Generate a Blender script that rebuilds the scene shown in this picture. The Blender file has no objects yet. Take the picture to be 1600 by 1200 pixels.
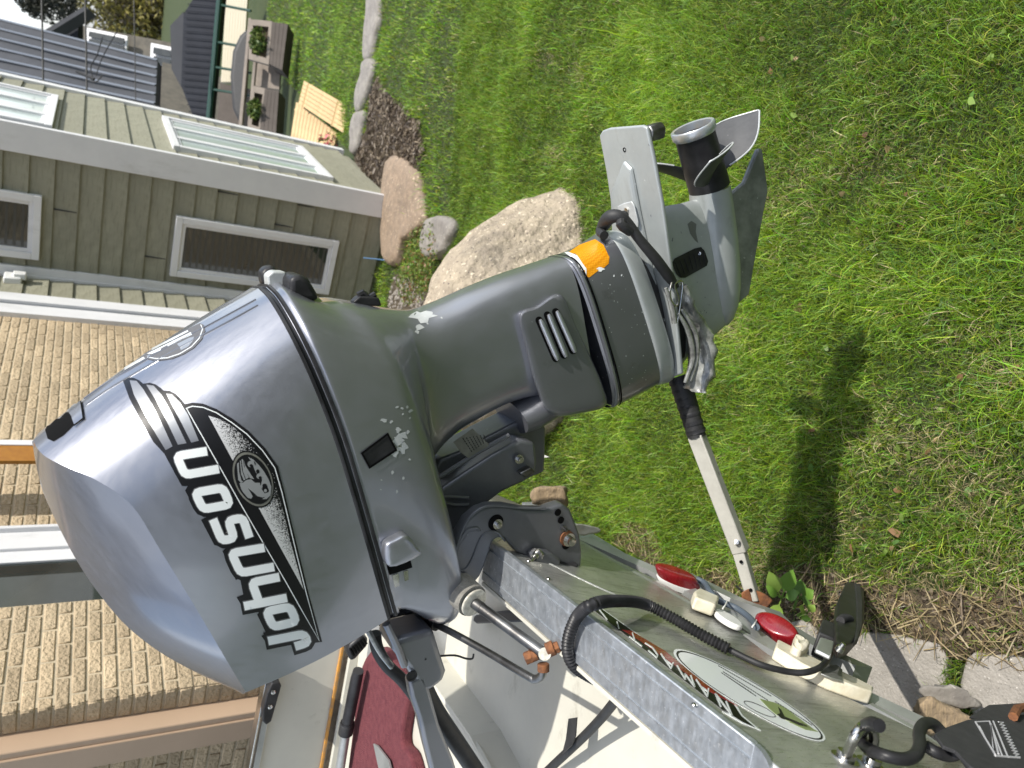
import bpy, bmesh, math, random
import numpy as np
from mathutils import Vector, Matrix, noise, geometry
from mathutils.bvhtree import BVHTree
random.seed(7); np.random.seed(7)
rnd = random.random
def ru(a, b): return a + (b - a) * random.random()

# ---------------------------------------------------------------- camera (phone held on its side: world up points left in the frame)
FOC = 1160.0; H = 1.7
_dn = np.array([-123., 1928., FOC]); _dn /= np.linalg.norm(_dn)
_up = -_dn; _F = np.array([0, 0, 1.]); _Y = _F - _up * _F.dot(_up); _Y /= np.linalg.norm(_Y); _X = np.cross(_Y, _up)
RC = np.array([_X, _Y, _up])
EYE = np.array([0, 0, H])
scene = bpy.context.scene
cam_d = bpy.data.cameras.new('camera'); cam = bpy.data.objects.new('camera', cam_d)
scene.collection.objects.link(cam); scene.camera = cam
_cx = RC @ np.array([0, 1., 0]); _cy = RC @ np.array([1., 0, 0]); _cz = -(RC @ np.array([0, 0, 1.]))
cam.matrix_world = Matrix(((_cx[0], _cy[0], _cz[0], 0), (_cx[1], _cy[1], _cz[1], 0), (_cx[2], _cy[2], _cz[2], H), (0, 0, 0, 1)))
cam_d.sensor_width = 36; cam_d.lens = 36 * FOC / 1600; cam_d.clip_start = .05; cam_d.clip_end = 400
cam_d.dof.use_dof = True; cam_d.dof.focus_distance = 1.2; cam_d.dof.aperture_fstop = 7.5

# ---------------------------------------------------------------- light
SUN_H, SUN_E = math.radians(114), math.radians(57)
SUN = Vector((math.sin(SUN_H) * math.cos(SUN_E), math.cos(SUN_H) * math.cos(SUN_E), math.sin(SUN_E)))
w_ = bpy.data.worlds.new('World'); scene.world = w_; w_.use_nodes = True
nt = w_.node_tree; nt.nodes.clear()
sky = nt.nodes.new('ShaderNodeTexSky'); sky.sky_type = 'NISHITA'; sky.sun_disc = False
sky.sun_elevation = SUN_E; sky.sun_rotation = SUN_H; sky.air_density = 1.0; sky.dust_density = 1.5
bg = nt.nodes.new('ShaderNodeBackground'); bg.inputs[1].default_value = .15
cl = nt.nodes.new('ShaderNodeMixRGB'); cl.inputs[2].default_value = (8.5, 8.8, 9.2, 1)
tcw = nt.nodes.new('ShaderNodeTexCoord'); nw = nt.nodes.new('ShaderNodeTexNoise'); nw.inputs['Scale'].default_value = 2.2; nw.inputs['Detail'].default_value = 7
mpw = nt.nodes.new('ShaderNodeMapping'); mpw.inputs['Scale'].default_value = (1, 1, 2.2)
rw = nt.nodes.new('ShaderNodeValToRGB'); rw.color_ramp.elements[0].position = .42; rw.color_ramp.elements[1].position = .62
rw.color_ramp.elements[1].color = (.85, .85, .85, 1)
nt.links.new(tcw.outputs['Generated'], mpw.inputs[0]); nt.links.new(mpw.outputs[0], nw.inputs[0]); nt.links.new(nw.outputs[0], rw.inputs[0])
nt.links.new(rw.outputs[0], cl.inputs[0]); nt.links.new(sky.outputs[0], cl.inputs[1]); nt.links.new(cl.outputs[0], bg.inputs[0])
wo = nt.nodes.new('ShaderNodeOutputWorld'); nt.links.new(bg.outputs[0], wo.inputs[0])
sd = bpy.data.lights.new('sun', 'SUN'); sd.energy = 4.1; sd.angle = math.radians(.55); sd.color = (1, .955, .88)
so = bpy.data.objects.new('sun', sd); scene.collection.objects.link(so)
so.rotation_euler = SUN.to_track_quat('Z', 'Y').to_euler()
scene.view_settings.view_transform = 'Standard'; scene.view_settings.look = 'None'
scene.view_settings.gamma = 1; scene.view_settings.use_curve_mapping = False; scene.view_settings.exposure = .40
scene.cycles.max_bounces = 6; scene.cycles.glossy_bounces = 3; scene.cycles.transmission_bounces = 5
scene.cycles.transparent_max_bounces = 6

# ---------------------------------------------------------------- geometry of sight: photo position -> point on a real plane
def ray(px, py): return RC @ np.array([(600 - py) / FOC, (px - 800) / FOC, 1.])
def P(px, py, d): return EYE + ray(px, py) * d
SLOPE = .0975
def gz(x, y):
    t = min(max(y - 1.2, 0), 11)
    z = -SLOPE * t
    return z
def G(px, py, dz=0.):
    r = ray(px, py); t = (dz - H) / r[2]
    for _ in range(40):
        p = EYE + r * t; t += ((gz(p[0], p[1]) + dz) - p[2]) / r[2] * .8
    return EYE + r * t
def hd(deg): a = math.radians(deg); return np.array([math.sin(a), math.cos(a), 0.])
ZZ = np.array([0, 0, 1.])
def PL(px, py, p0, n):
    r = ray(px, py); t = np.dot(np.asarray(p0) - EYE, n) / np.dot(r, n); return EYE + r * t
def project(p):
    c = (np.asarray(p) - EYE) @ RC; return 800 + FOC * c[..., 1] / c[..., 2], 600 - FOC * c[..., 0] / c[..., 2], c[..., 2]
def unit(v): v = np.asarray(v, float); return v / np.linalg.norm(v)

# ---------------------------------------------------------------- objects
C = scene.collection; WL = {}
def tag(o, label=None, cat=None, group=None, kind=None):
    if label: o['label'] = label
    if cat: o['category'] = cat
    if group: o['group'] = group
    if kind: o['kind'] = kind
    return o
def thing(name, loc, label, cat, group=None, kind=None):
    o = bpy.data.objects.new(name, None); C.objects.link(o); o.location = [float(v) for v in loc]; o.empty_display_size = .1
    WL[o] = np.array(loc, float); return tag(o, label, cat, group, kind)
def mesh(name, V, F, mat, parent=None, smooth=True, ang=35, bev=0, bseg=2, sub=0, loc=None, label=None, kind=None, mats=None, mi=None):
    V = np.asarray(V, float)
    c = np.asarray(loc, float) if loc is not None else V.mean(0)
    me = bpy.data.meshes.new(name); me.from_pydata((V - c).tolist(), [], [tuple(int(i) for i in f) for f in F]); me.update()
    bm = bmesh.new(); bm.from_mesh(me); bmesh.ops.recalc_face_normals(bm, faces=bm.faces); bm.to_mesh(me); bm.free()
    for m in (mats or [mat]): me.materials.append(m)
    if mi is not None: me.polygons.foreach_set('material_index', mi)
    if smooth:
        me.polygons.foreach_set('use_smooth', [True] * len(me.polygons)); me.set_sharp_from_angle(angle=math.radians(ang))
    o = bpy.data.objects.new(name, me); C.objects.link(o)
    o.parent = parent; o.location = [float(v) for v in (c - (WL[parent] if parent else 0))]; WL[o] = c
    if sub:
        m = o.modifiers.new('sub', 'SUBSURF'); m.levels = sub; m.render_levels = sub
    if bev:
        m = o.modifiers.new('bev', 'BEVEL'); m.width = bev; m.segments = bseg; m.limit_method = 'ANGLE'; m.angle_limit = math.radians(40)
        m.harden_normals = False
        me.polygons.foreach_set('use_smooth', [True] * len(me.polygons))
    if label: o['label'] = label
    if kind: o['kind'] = kind
    return o
def inst(src, parent, loc, rot=None, name=None, scale=None):
    c = src.copy(); C.objects.link(c); c.parent = parent
    c.location = [float(v) for v in (np.asarray(loc) - (WL[parent] if parent else 0))]; WL[c] = np.asarray(loc, float)
    if rot is not None: c.rotation_euler = rot
    if scale is not None: c.scale = scale
    return c
class MB:
    def __init__(s): s.V = []; s.F = []
    def add(s, V, F):
        n = len(s.V); s.V += [tuple(map(float, v)) for v in V]; s.F += [tuple(int(i) + n for i in f) for f in F]; return s
    def box(s, c, x, y, z, hx, hy, hz):
        c = np.asarray(c, float); x, y, z = unit(x) * hx, unit(y) * hy, unit(z) * hz
        V = [c + i * x + j * y + k * z for i in (-1, 1) for j in (-1, 1) for k in (-1, 1)]
        return s.add(V, [(0, 1, 3, 2), (4, 6, 7, 5), (0, 4, 5, 1), (2, 3, 7, 6), (0, 2, 6, 4), (1, 5, 7, 3)])
    def prism(s, poly, ext):
        poly = [np.asarray(p, float) for p in poly]; n = len(poly)
        V = poly + [p + ext for p in poly]
        return s.add(V, [tuple(range(n)), tuple(range(2 * n - 1, n - 1, -1))] + [(i, (i + 1) % n, n + (i + 1) % n, n + i) for i in range(n)])
    def tube(s, pts, r, n=12, cap=True, smooth=0, flat=None):
        pts = [np.asarray(p, float) for p in pts]
        rs = list(r) if hasattr(r, '__len__') else [r] * len(pts)
        if smooth:
            pts, rs = cr(pts, smooth, extra=rs)
        m = len(pts); T = []
        for i in range(m): T.append(unit(pts[min(i + 1, m - 1)] - pts[max(i - 1, 0)]))
        nrm = np.cross(T[0], ZZ)
        if np.linalg.norm(nrm) < .1: nrm = np.cross(T[0], [1, 0, 0])
        nrm = unit(nrm) if flat is None else unit(np.cross(np.cross(T[0], flat), T[0]))
        V = []
        for i in range(m):
            nrm = unit(nrm - T[i] * np.dot(nrm, T[i])); b = np.cross(T[i], nrm)
            for k in range(n):
                a = 2 * math.pi * k / n; V.append(pts[i] + (nrm * math.cos(a) + b * math.sin(a)) * rs[i])
        F = [(i * n + k, i * n + (k + 1) % n, (i + 1) * n + (k + 1) % n, (i + 1) * n + k) for i in range(m - 1) for k in range(n)]
        if cap: F += [tuple(range(n)), tuple(range((m - 1) * n, m * n))]
        return s.add(V, F)
    def lathe(s, o, ax, prof, n=24, cap=True):
        ax = unit(ax); e = unit(np.cross(ax, ZZ if abs(ax[2]) < .9 else [1, 0, 0])); g = np.cross(ax, e); o = np.asarray(o, float)
        V = []
        for (h, r) in prof:
            for k in range(n):
                t = 2 * math.pi * k / n; V.append(o + ax * h + (e * math.cos(t) + g * math.sin(t)) * r)
        m = len(prof)
        F = [(i * n + k, i * n + (k + 1) % n, (i + 1) * n + (k + 1) % n, (i + 1) * n + k) for i in range(m - 1) for k in range(n)]
        if cap: F += [tuple(range(n)), tuple(range((m - 1) * n, m * n))]
        return s.add(V, F)
    def build(s, name, mat, parent=None, **k): return mesh(name, s.V, s.F, mat, parent, **k)
def cr(pts, sub, closed=False, extra=None):
    pts = [np.asarray(p, float) for p in pts]; n = len(pts); out = []; ex = []
    segs = n if closed else n - 1
    for i in range(segs):
        p0 = pts[(i - 1) % n] if closed or i > 0 else 2 * pts[0] - pts[1]; p1 = pts[i]; p2 = pts[(i + 1) % n]
        p3 = pts[(i + 2) % n] if closed or i + 2 < n else 2 * pts[-1] - pts[-2]
        for k in range(sub):
            t = k / sub; out.append(.5 * ((2 * p1) + (-p0 + p2) * t + (2 * p0 - 5 * p1 + 4 * p2 - p3) * t * t + (-p0 + 3 * p1 - 3 * p2 + p3) * t ** 3))
            if extra: ex.append(extra[i] * (1 - t) + extra[(i + 1) % n] * t)
    if not closed:
        out.append(pts[-1])
        if extra: ex.append(extra[-1])
    return (out, ex) if extra else out
def loft(loops, sub=1, cap0=True, cap1=True):
    L = np.array(loops)
    if sub > 1: L = np.array(cr([l for l in L], sub))
    m, n = L.shape[0], L.shape[1]
    F = [(i * n + k, i * n + (k + 1) % n, (i + 1) * n + (k + 1) % n, (i + 1) * n + k) for i in range(m - 1) for k in range(n)]
    if cap0: F.append(tuple(range(n)))
    if cap1: F.append(tuple(range((m - 1) * n, m * n)))
    return L.reshape(-1, 3), F

# ---------------------------------------------------------------- materials
def mat(name, col, rough=.6, metal=0, coat=0, coat_r=.1, spec=.5, var=None, vs=8, bump=0, bs=40, bd=.01, trans=0, emis=None, streak=None, detail=4, spots=None, world=False, wave=None):
    m = bpy.data.materials.new(name); m.use_nodes = True; n = m.node_tree; b = n.nodes['Principled BSDF']
    col = tuple(col) + (1,)
    b.inputs['Base Color'].default_value = col; b.inputs['Roughness'].default_value = rough; b.inputs['Metallic'].default_value = metal
    b.inputs['Coat Weight'].default_value = coat; b.inputs['Coat Roughness'].default_value = coat_r; b.inputs['Specular IOR Level'].default_value = spec
    b.inputs['Transmission Weight'].default_value = trans
    tc = n.nodes.new('ShaderNodeTexCoord')
    if world:
        gm = n.nodes.new('ShaderNodeNewGeometry'); src = gm.outputs['Position']
    else: src = tc.outputs['Object']
    cur = None
    if var is not None:
        no = n.nodes.new('ShaderNodeTexNoise'); no.inputs['Scale'].default_value = vs; no.inputs['Detail'].default_value = detail; no.inputs['Roughness'].default_value = .65
        mp = n.nodes.new('ShaderNodeMapping'); n.links.new(src, mp.inputs[0]); n.links.new(mp.outputs[0], no.inputs[0])
        if streak: mp.inputs['Scale'].default_value = streak
        r = n.nodes.new('ShaderNodeValToRGB'); r.color_ramp.elements[0].position = .35; r.color_ramp.elements[1].position = .65
        r.color_ramp.elements[0].color = col; r.color_ramp.elements[1].color = tuple(var) + (1,)
        n.links.new(no.outputs[0], r.inputs[0]); cur = r.outputs[0]
    if spots:   # (colour, scale, threshold)
        for (sc, ss, th) in spots:
            no = n.nodes.new('ShaderNodeTexNoise'); no.inputs['Scale'].default_value = ss; no.inputs['Detail'].default_value = 3
            n.links.new(src, no.inputs[0])
            r = n.nodes.new('ShaderNodeValToRGB'); r.color_ramp.elements[0].position = th; r.color_ramp.elements[1].position = th + .03
            n.links.new(no.outputs[0], r.inputs[0])
            mx = n.nodes.new('ShaderNodeMixRGB'); n.links.new(r.outputs[0], mx.inputs[0])
            if cur: n.links.new(cur, mx.inputs[1])
            else: mx.inputs[1].default_value = col
            mx.inputs[2].default_value = tuple(sc) + (1,); cur = mx.outputs[0]
    if cur: n.links.new(cur, b.inputs['Base Color'])
    if bump:
        if wave:
            no = n.nodes.new('ShaderNodeTexWave'); no.inputs['Scale'].default_value = bs; no.inputs['Distortion'].default_value = wave
        else:
            no = n.nodes.new('ShaderNodeTexNoise'); no.inputs['Scale'].default_value = bs; no.inputs['Detail'].default_value = 4
        n.links.new(src, no.inputs[0]); bu = n.nodes.new('ShaderNodeBump'); bu.inputs['Strength'].default_value = bump; bu.inputs['Distance'].default_value = bd
        n.links.new(no.outputs[0], bu.inputs['Height']); n.links.new(bu.outputs[0], b.inputs['Normal'])
    if emis: b.inputs['Emission Color'].default_value = tuple(emis) + (1,); b.inputs['Emission Strength'].default_value = 1
    return m
def attr_mat(name, rough=.6, sub=.0, trans=0.25):
    m = bpy.data.materials.new(name); m.use_nodes = True; n = m.node_tree; b = n.nodes['Principled BSDF']
    a = n.nodes.new('ShaderNodeAttribute'); a.attribute_name = 'tint'; n.links.new(a.outputs[0], b.inputs['Base Color'])
    b.inputs['Roughness'].default_value = rough; b.inputs['Specular IOR Level'].default_value = .35
    if trans:
        tr = n.nodes.new('ShaderNodeBsdfTranslucent'); n.links.new(a.outputs[0], tr.inputs[0])
        mx = n.nodes.new('ShaderNodeMixShader'); mx.inputs[0].default_value = trans
        n.links.new(b.outputs[0], mx.inputs[1]); n.links.new(tr.outputs[0], mx.inputs[2]); n.links.new(mx.outputs[0], n.nodes['Material Output'].inputs[0])
    return m
def cn(n_, src=None, **k): pass
M = {}
M['paint'] = mat('metallic_grey_paint', (.32, .33, .365), .38, .75, 1, .10, var=(.30, .31, .345), vs=3, bump=.06, bs=900, bd=.0004)
M['paint2'] = mat('dark_grey_satin_paint', (.20, .206, .225), .36, .6, .8, .1, var=(.18, .186, .205), vs=5, bump=.04, bs=300, bd=.0006, spots=[((.35, .37, .38), 90, .735)])
M['cast'] = mat('bracket_grey_paint', (.15, .156, .172), .42, .5, .4, .2, var=(.125, .13, .145), vs=14, bump=.15, bs=260, bd=.0008, spots=[((.3, .31, .31), 60, .74)])
M['lightgrey'] = mat('pale_grey_gearcase_paint', (.40, .43, .42), .38, .25, .5, .15, var=(.34, .365, .36), vs=9, bump=.08, bs=200, bd=.0006, spots=[((.12, .13, .15), 70, .72), ((.62, .64, .63), 120, .73)])
M['rim'] = mat('worn_pale_rim', (.55, .57, .56), .45, .2, var=(.44, .46, .46), vs=30, bump=.2, bs=200, bd=.0008)
M['black'] = mat('black_plastic', (.012, .012, .013), .42, 0, spec=.3, var=(.03, .03, .032), vs=20, bump=.05, bs=200, bd=.0006)
M['blackm'] = mat('matt_black_rubber', (.016, .016, .017), .6, 0, bump=.2, bs=200, bd=.0006, var=(.03, .03, .03), vs=30)
M['hole'] = mat('deep_black', (.004, .004, .004), .9, spec=.1)
M['steel'] = mat('stainless_steel', (.62, .61, .58), .22, 1, var=(.45, .44, .42), vs=40)
M['dullsteel'] = mat('dull_steel_rod', (.26, .26, .255), .38, 1, var=(.12, .115, .11), vs=25, streak=(1, 1, 1), bump=.1, bs=150, bd=.0006)
M['rust'] = mat('rusty_iron', (.10, .042, .022), .85, .1, var=(.24, .095, .035), vs=80, bump=.6, bs=160, bd=.002)
M['galv'] = mat('galvanised_channel', (.50, .53, .56), .42, .75, var=(.36, .39, .42), vs=55, bump=.12, bs=60, bd=.001, spots=[((.66, .68, .70), 230, .66)])
M['alu'] = mat('brushed_aluminium_hull', (.62, .62, .59), .40, .8, var=(.48, .485, .46), vs=14, bump=.12, bs=60, bd=.002, spots=[((.55, .55, .5), 45, .71)])
M['alu2'] = mat('weathered_aluminium', (.5, .51, .5), .45, .7, var=(.38, .39, .38), vs=12, bump=.2, bs=60, bd=.001)
M['cream'] = mat('cream_fibreglass', (.56, .545, .47), .4, 0, var=(.51, .495, .43), vs=5, bump=.05, bs=40, bd=.001, spots=[((.35, .34, .3), 14, .75)])
M['white'] = mat('white_plastic', (.74, .74, .72), .4, 0, var=(.66, .66, .64), vs=15)
M['washer'] = mat('ivory_washer', (.62, .60, .52), .55, .2, var=(.38, .36, .3), vs=120, bump=.2, bs=300, bd=.0006)
M['caulk'] = mat('yellowed_caulk', (.55, .50, .37), .6, 0, var=(.66, .62, .5), vs=40, bump=.5, bs=60, bd=.003)
M['red'] = mat('red_lens', (.24, .006, .012), .2, 0, .8, .08, var=(.16, .004, .009), vs=20, bump=.2, bs=120, bd=.001)
M['carpet'] = mat('maroon_carpet', (.105, .02, .028), .95, 0, var=(.15, .036, .042), vs=60, bump=1, bs=350, bd=.004, spots=[((.4, .3, .27), 24, .77)])
M['orange'] = mat('amber_reflective_tape', (.6, .22, .006), .25, 0, .5, .1)
M['orangep'] = mat('orange_edge_paint', (.6, .27, .03), .6, 0, var=(.35, .2, .08), vs=40)
M['sidingM'] = mat('sage_siding_board', (.272, .265, .195), .7, 0, var=(.225, .22, .162), vs=9, bump=.45, bs=22, bd=.002, streak=(1, 1, 1), detail=8)
M['trim'] = mat('white_painted_trim', (.70, .70, .705), .45, 0, var=(.66, .66, .67), vs=6)
M['glass'] = mat('window_glass', (.016, .022, .021), .03, 0, .6, .01, var=(.04, .046, .044), vs=2.5)
M['blind'] = mat('pale_vertical_blind', (.50, .58, .56), .3, 0, 1, .02)
M['brick'] = mat('rough_tan_brick', (.49, .385, .25), .9, 0, var=(.41, .315, .20), vs=3.0, bump=1, bs=75, bd=.010, world=True, spots=[((.50, .40, .26), 30, .66)])
M['mortar'] = mat('pale_mortar', (.52, .43, .30), .95, 0, var=(.42, .355, .25), vs=20, bump=.5, bs=90, bd=.004)
M['tan'] = mat('tan_metal_flashing', (.46, .33, .23), .5, 0, var=(.43, .31, .215), vs=3)
M['granite'] = mat('speckled_granite', (.40, .335, .245), .85, 0, var=(.27, .225, .17), vs=16, bump=1, bs=36, bd=.018, detail=10, spots=[((.62, .53, .40), 60, .62), ((.10, .08, .07), 85, .64)])
M['sandst'] = mat('brown_flat_stone', (.29, .215, .15), .9, 0, var=(.19, .145, .105), vs=16, bump=.8, bs=30, bd=.01, detail=8, spots=[((.48, .38, .27), 50, .64)])
M['greyst'] = mat('grey_field_stone', (.27, .25, .22), .9, 0, var=(.18, .165, .15), vs=14, bump=.8, bs=30, bd=.01, detail=8, spots=[((.4, .38, .34), 60, .66)])
M['paver'] = mat('concrete_paver', (.33, .305, .27), .95, 0, var=(.27, .25, .22), vs=40, bump=.9, bs=160, bd=.004, detail=8, spots=[((.52, .49, .44), 150, .66), ((.13, .12, .1), 170, .68)])
M['soil'] = mat('dark_soil', (.055, .042, .028), .97, 0, var=(.095, .075, .045), vs=14, bump=1, bs=60, bd=.02, detail=8)
M['lawnbase'] = mat('mossy_lawn_soil', (.032, .050, .012), .97, 0, var=(.05, .065, .02), vs=6, bump=1, bs=60, bd=.02, detail=8, world=True)
M['mulch'] = mat('wood_chip', (.16, .105, .065), .95, 0, var=(.09, .06, .04), vs=30, bump=.5, bs=60, bd=.004)
M['blade'] = attr_mat('grass_blade', .5, trans=.35)
M['leaf'] = attr_mat('leafy_green', .45, trans=.3)
M['pine'] = mat('raw_pine_lath', (.54, .39, .20), .7, 0, var=(.44, .30, .15), vs=12)
M['roofm'] = mat('charcoal_metal_roof', (.055, .058, .064), .75, .0, spec=.2, var=(.048, .05, .056), vs=2)
M['darkside'] = mat('dark_blue_grey_siding', (.025, .027, .034), .8, 0, spec=.2, var=(.03, .033, .042), vs=4)
M['greywall'] = mat('weathered_grey_wall', (.09, .082, .068), .9, 0, var=(.14, .125, .10), vs=4, bump=.6, bs=20, bd=.01)
M['planter'] = mat('weathered_planter_wood', (.11, .092, .08), .85, 0, var=(.085, .07, .06), vs=6)
M['planterl'] = mat('pale_planter_cap', (.29, .245, .205), .85, 0, var=(.23, .195, .165), vs=8)
M['greenm'] = mat('dark_green_gutter', (.012, .05, .035), .4, 0)
M['bark'] = mat('brown_bark', (.10, .08, .055), .95, 0, var=(.06, .045, .03), vs=15, bump=.8, bs=30, bd=.01)
M['oldwood'] = mat('split_weathered_wood', (.34, .25, .15), .95, 0, var=(.2, .15, .1), vs=30, streak=(1, 8, 8), bump=.9, bs=60, bd=.006)
M['web'] = mat('black_nylon_webbing', (.022, .022, .024), .8, 0, var=(.035, .035, .037), vs=60, bump=.6, bs=500, bd=.001)
M['stitch'] = mat('pale_grey_thread', (.45, .45, .46), .8)
M['clearplastic'] = mat('cloudy_wrap_film', (.42, .43, .40), .16, .15, 1, .05, var=(.12, .12, .115), vs=30, bump=.5, bs=40, bd=.004)
M['dwhite'] = mat('decal_white', (.74, .77, .76), .3, 0, .6, .05)
M['dgrey'] = mat('decal_mid_grey', (.12, .12, .125), .35, .1, .6, .05)
M['dblack'] = mat('decal_black', (.006, .006, .007), .4, 0, .12, .1, spec=.3)
M['label'] = mat('worn_pale_label', (.20, .20, .17), .5, .2, var=(.13, .13, .11), vs=40)
def grad_mat(name, c0, c1, sc):
    m = mat(name, c0, .3, .3, .6, .05); n = m.node_tree; b = n.nodes['Principled BSDF']
    a = n.nodes.new('ShaderNodeAttribute'); a.attribute_name = 'fade'
    wn = n.nodes.new('ShaderNodeTexWhiteNoise'); tc = n.nodes.new('ShaderNodeTexCoord'); mp = n.nodes.new('ShaderNodeVectorMath'); mp.operation = 'SNAP'
    mp.inputs[1].default_value = (sc, sc, sc); n.links.new(tc.outputs['Object'], mp.inputs[0]); n.links.new(mp.outputs[0], wn.inputs[0])
    lt = n.nodes.new('ShaderNodeMath'); lt.operation = 'LESS_THAN'; n.links.new(wn.outputs[0], lt.inputs[0]); n.links.new(a.outputs['Fac'], lt.inputs[1])
    mx = n.nodes.new('ShaderNodeMixRGB'); mx.inputs[1].default_value = tuple(c0) + (1,); mx.inputs[2].default_value = tuple(c1) + (1,)
    n.links.new(lt.outputs[0], mx.inputs[0]); n.links.new(mx.outputs[0], b.inputs['Base Color']); return m
M['dfade'] = grad_mat('decal_stippled_fade', (.012, .012, .014), (.66, .66, .66), .0007)
def smoothgrad(name, c0, c1):
    m = mat(name, c0, .3, .4, .6, .05); n = m.node_tree; b = n.nodes['Principled BSDF']
    a = n.nodes.new('ShaderNodeAttribute'); a.attribute_name = 'fade'
    mx = n.nodes.new('ShaderNodeMixRGB'); mx.inputs[1].default_value = tuple(c0) + (1,); mx.inputs[2].default_value = tuple(c1) + (1,)
    n.links.new(a.outputs['Fac'], mx.inputs[0]); n.links.new(mx.outputs[0], b.inputs['Base Color']); return m
M['dfeather'] = smoothgrad('decal_feather_silver', (.14, .14, .15), (.50, .51, .51))
def honeycomb(m):
    n = m.node_tree; b = n.nodes['Principled BSDF']; v = n.nodes.new('ShaderNodeTexVoronoi'); v.inputs['Scale'].default_value = 330; v.inputs['Randomness'].default_value = .15
    tc = n.nodes.new('ShaderNodeTexCoord'); n.links.new(tc.outputs['Object'], v.inputs[0])
    r = n.nodes.new('ShaderNodeValToRGB'); r.color_ramp.elements[0].color = (.95, .42, .02, 1); r.color_ramp.elements[1].color = (.55, .20, .0, 1); r.color_ramp.elements[1].position = .7
    n.links.new(v.outputs[0], r.inputs[0]); n.links.new(r.outputs[0], b.inputs['Base Color'])
honeycomb(M['orange'])
M['amber2'] = mat('aged_amber_tape', (.36, .15, .01), .4, 0, var=(.30, .115, .006), vs=40)
M['skeg'] = mat('dull_skeg_metal', (.30, .31, .30), .45, .4, .3, .2, var=(.14, .15, .145), vs=14, bump=.15, bs=120, bd=.001, spots=[((.4, .41, .4), 90, .7)])
def per_object(m, lo, hi):
    n = m.node_tree; b = n.nodes['Principled BSDF']; src = b.inputs['Base Color'].links[0].from_socket; oi = n.nodes.new('ShaderNodeObjectInfo'); mr = n.nodes.new('ShaderNodeMapRange'); mr.inputs[3].default_value = lo; mr.inputs[4].default_value = hi
    mx = n.nodes.new('ShaderNodeVectorMath'); mx.operation = 'SCALE'; n.links.new(oi.outputs['Random'], mr.inputs[0]); n.links.new(src, mx.inputs[0]); n.links.new(mr.outputs[0], mx.inputs['Scale']); n.links.new(mx.outputs[0], b.inputs['Base Color'])
per_object(M['brick'], .80, 1.14); per_object(M['sidingM'], .92, 1.07)
# ground sheet and hidden substrate share positions; crisp object-space wave for lap siding grain
M['saverp'] = mat('chalky_white_bar_paint', (.46, .45, .40), .55, .1, var=(.36, .35, .31), vs=18, bump=.2, bs=120, bd=.001, spots=[((.2, .19, .17), 40, .70)])
M['seaml'] = mat('pale_seam', (.16, .17, .185), .4, .3)
M['dflat'] = mat('decal_flat_grey', (.11, .11, .115), .6, 0, .05, .3, spec=.25)

def wear(m, scale, stretch, lo, hi, dirt=None, ds=6, dth=.6):
    """uneven gloss from fine scratches, plus optional grime with its own outline"""
    n = m.node_tree; b = n.nodes['Principled BSDF']; tc = n.nodes.new('ShaderNodeTexCoord'); mp = n.nodes.new('ShaderNodeMapping'); mp.inputs['Scale'].default_value = stretch; mp.inputs['Rotation'].default_value = (.4, .7, .5)
    no = n.nodes.new('ShaderNodeTexNoise'); no.inputs['Scale'].default_value = scale; no.inputs['Detail'].default_value = 8; no.inputs['Roughness'].default_value = .7
    n.links.new(tc.outputs['Object'], mp.inputs[0]); n.links.new(mp.outputs[0], no.inputs[0])
    r = n.nodes.new('ShaderNodeMapRange'); r.inputs[1].default_value = .35; r.inputs[2].default_value = .65; r.inputs[3].default_value = lo; r.inputs[4].default_value = hi
    n.links.new(no.outputs[0], r.inputs[0]); n.links.new(r.outputs[0], b.inputs['Roughness'])
    if dirt:
        d = n.nodes.new('ShaderNodeTexNoise'); d.inputs['Scale'].default_value = ds; d.inputs['Detail'].default_value = 10; d.inputs['Roughness'].default_value = .75; n.links.new(mp.outputs[0], d.inputs[0])
        q = n.nodes.new('ShaderNodeValToRGB'); q.color_ramp.elements[0].position = dth; q.color_ramp.elements[1].position = dth + .12; q.color_ramp.elements[1].color = (.6, .6, .6, 1); n.links.new(d.outputs[0], q.inputs[0])
        mx = n.nodes.new('ShaderNodeMixRGB'); src = b.inputs['Base Color'].links
        if src: n.links.new(src[0].from_socket, mx.inputs[1])
        else: mx.inputs[1].default_value = b.inputs['Base Color'].default_value
        mx.inputs[2].default_value = tuple(dirt) + (1,); n.links.new(q.outputs[0], mx.inputs[0]); n.links.new(mx.outputs[0], b.inputs['Base Color'])
wear(M['paint'], 30, (1, 6, 1), .31, .44, (.23, .235, .25), 16, .66)
wear(M['paint2'], 30, (1, 6, 1), .31, .46, (.11, .11, .11), 14, .58)
wear(M['lightgrey'], 30, (1, 5, 1), .30, .55, (.24, .25, .24), 9, .54)
wear(M['alu'], 60, (1, 14, 1), .22, .55, (.20, .20, .17), 7, .52)
wear(M['galv'], 40, (1, 3, 1), .30, .58, (.30, .31, .32), 12, .58)
wear(M['cream'], 20, (1, 2, 1), .30, .60, (.30, .285, .23), 9, .58)
wear(M['trim'], 12, (1, 1, .3), .35, .60, (.50, .50, .49), 5, .55)
wear(M['sidingM'], 60, (1, 1, 9), .6, .85, (.16, .15, .10), 9, .50)
wear(M['red'], 60, (1, 4, 1), .12, .45)
wear(M['granite'], 20, (1, 1, 1), .8, .95, (.12, .105, .085), 3.2, .53)
wear(M['paver'], 20, (1, 1, 1), .85, .98, (.16, .145, .12), 5, .54)
M['blindslat'] = mat('dim_blind_slat', (.05, .054, .052), .25)

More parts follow.
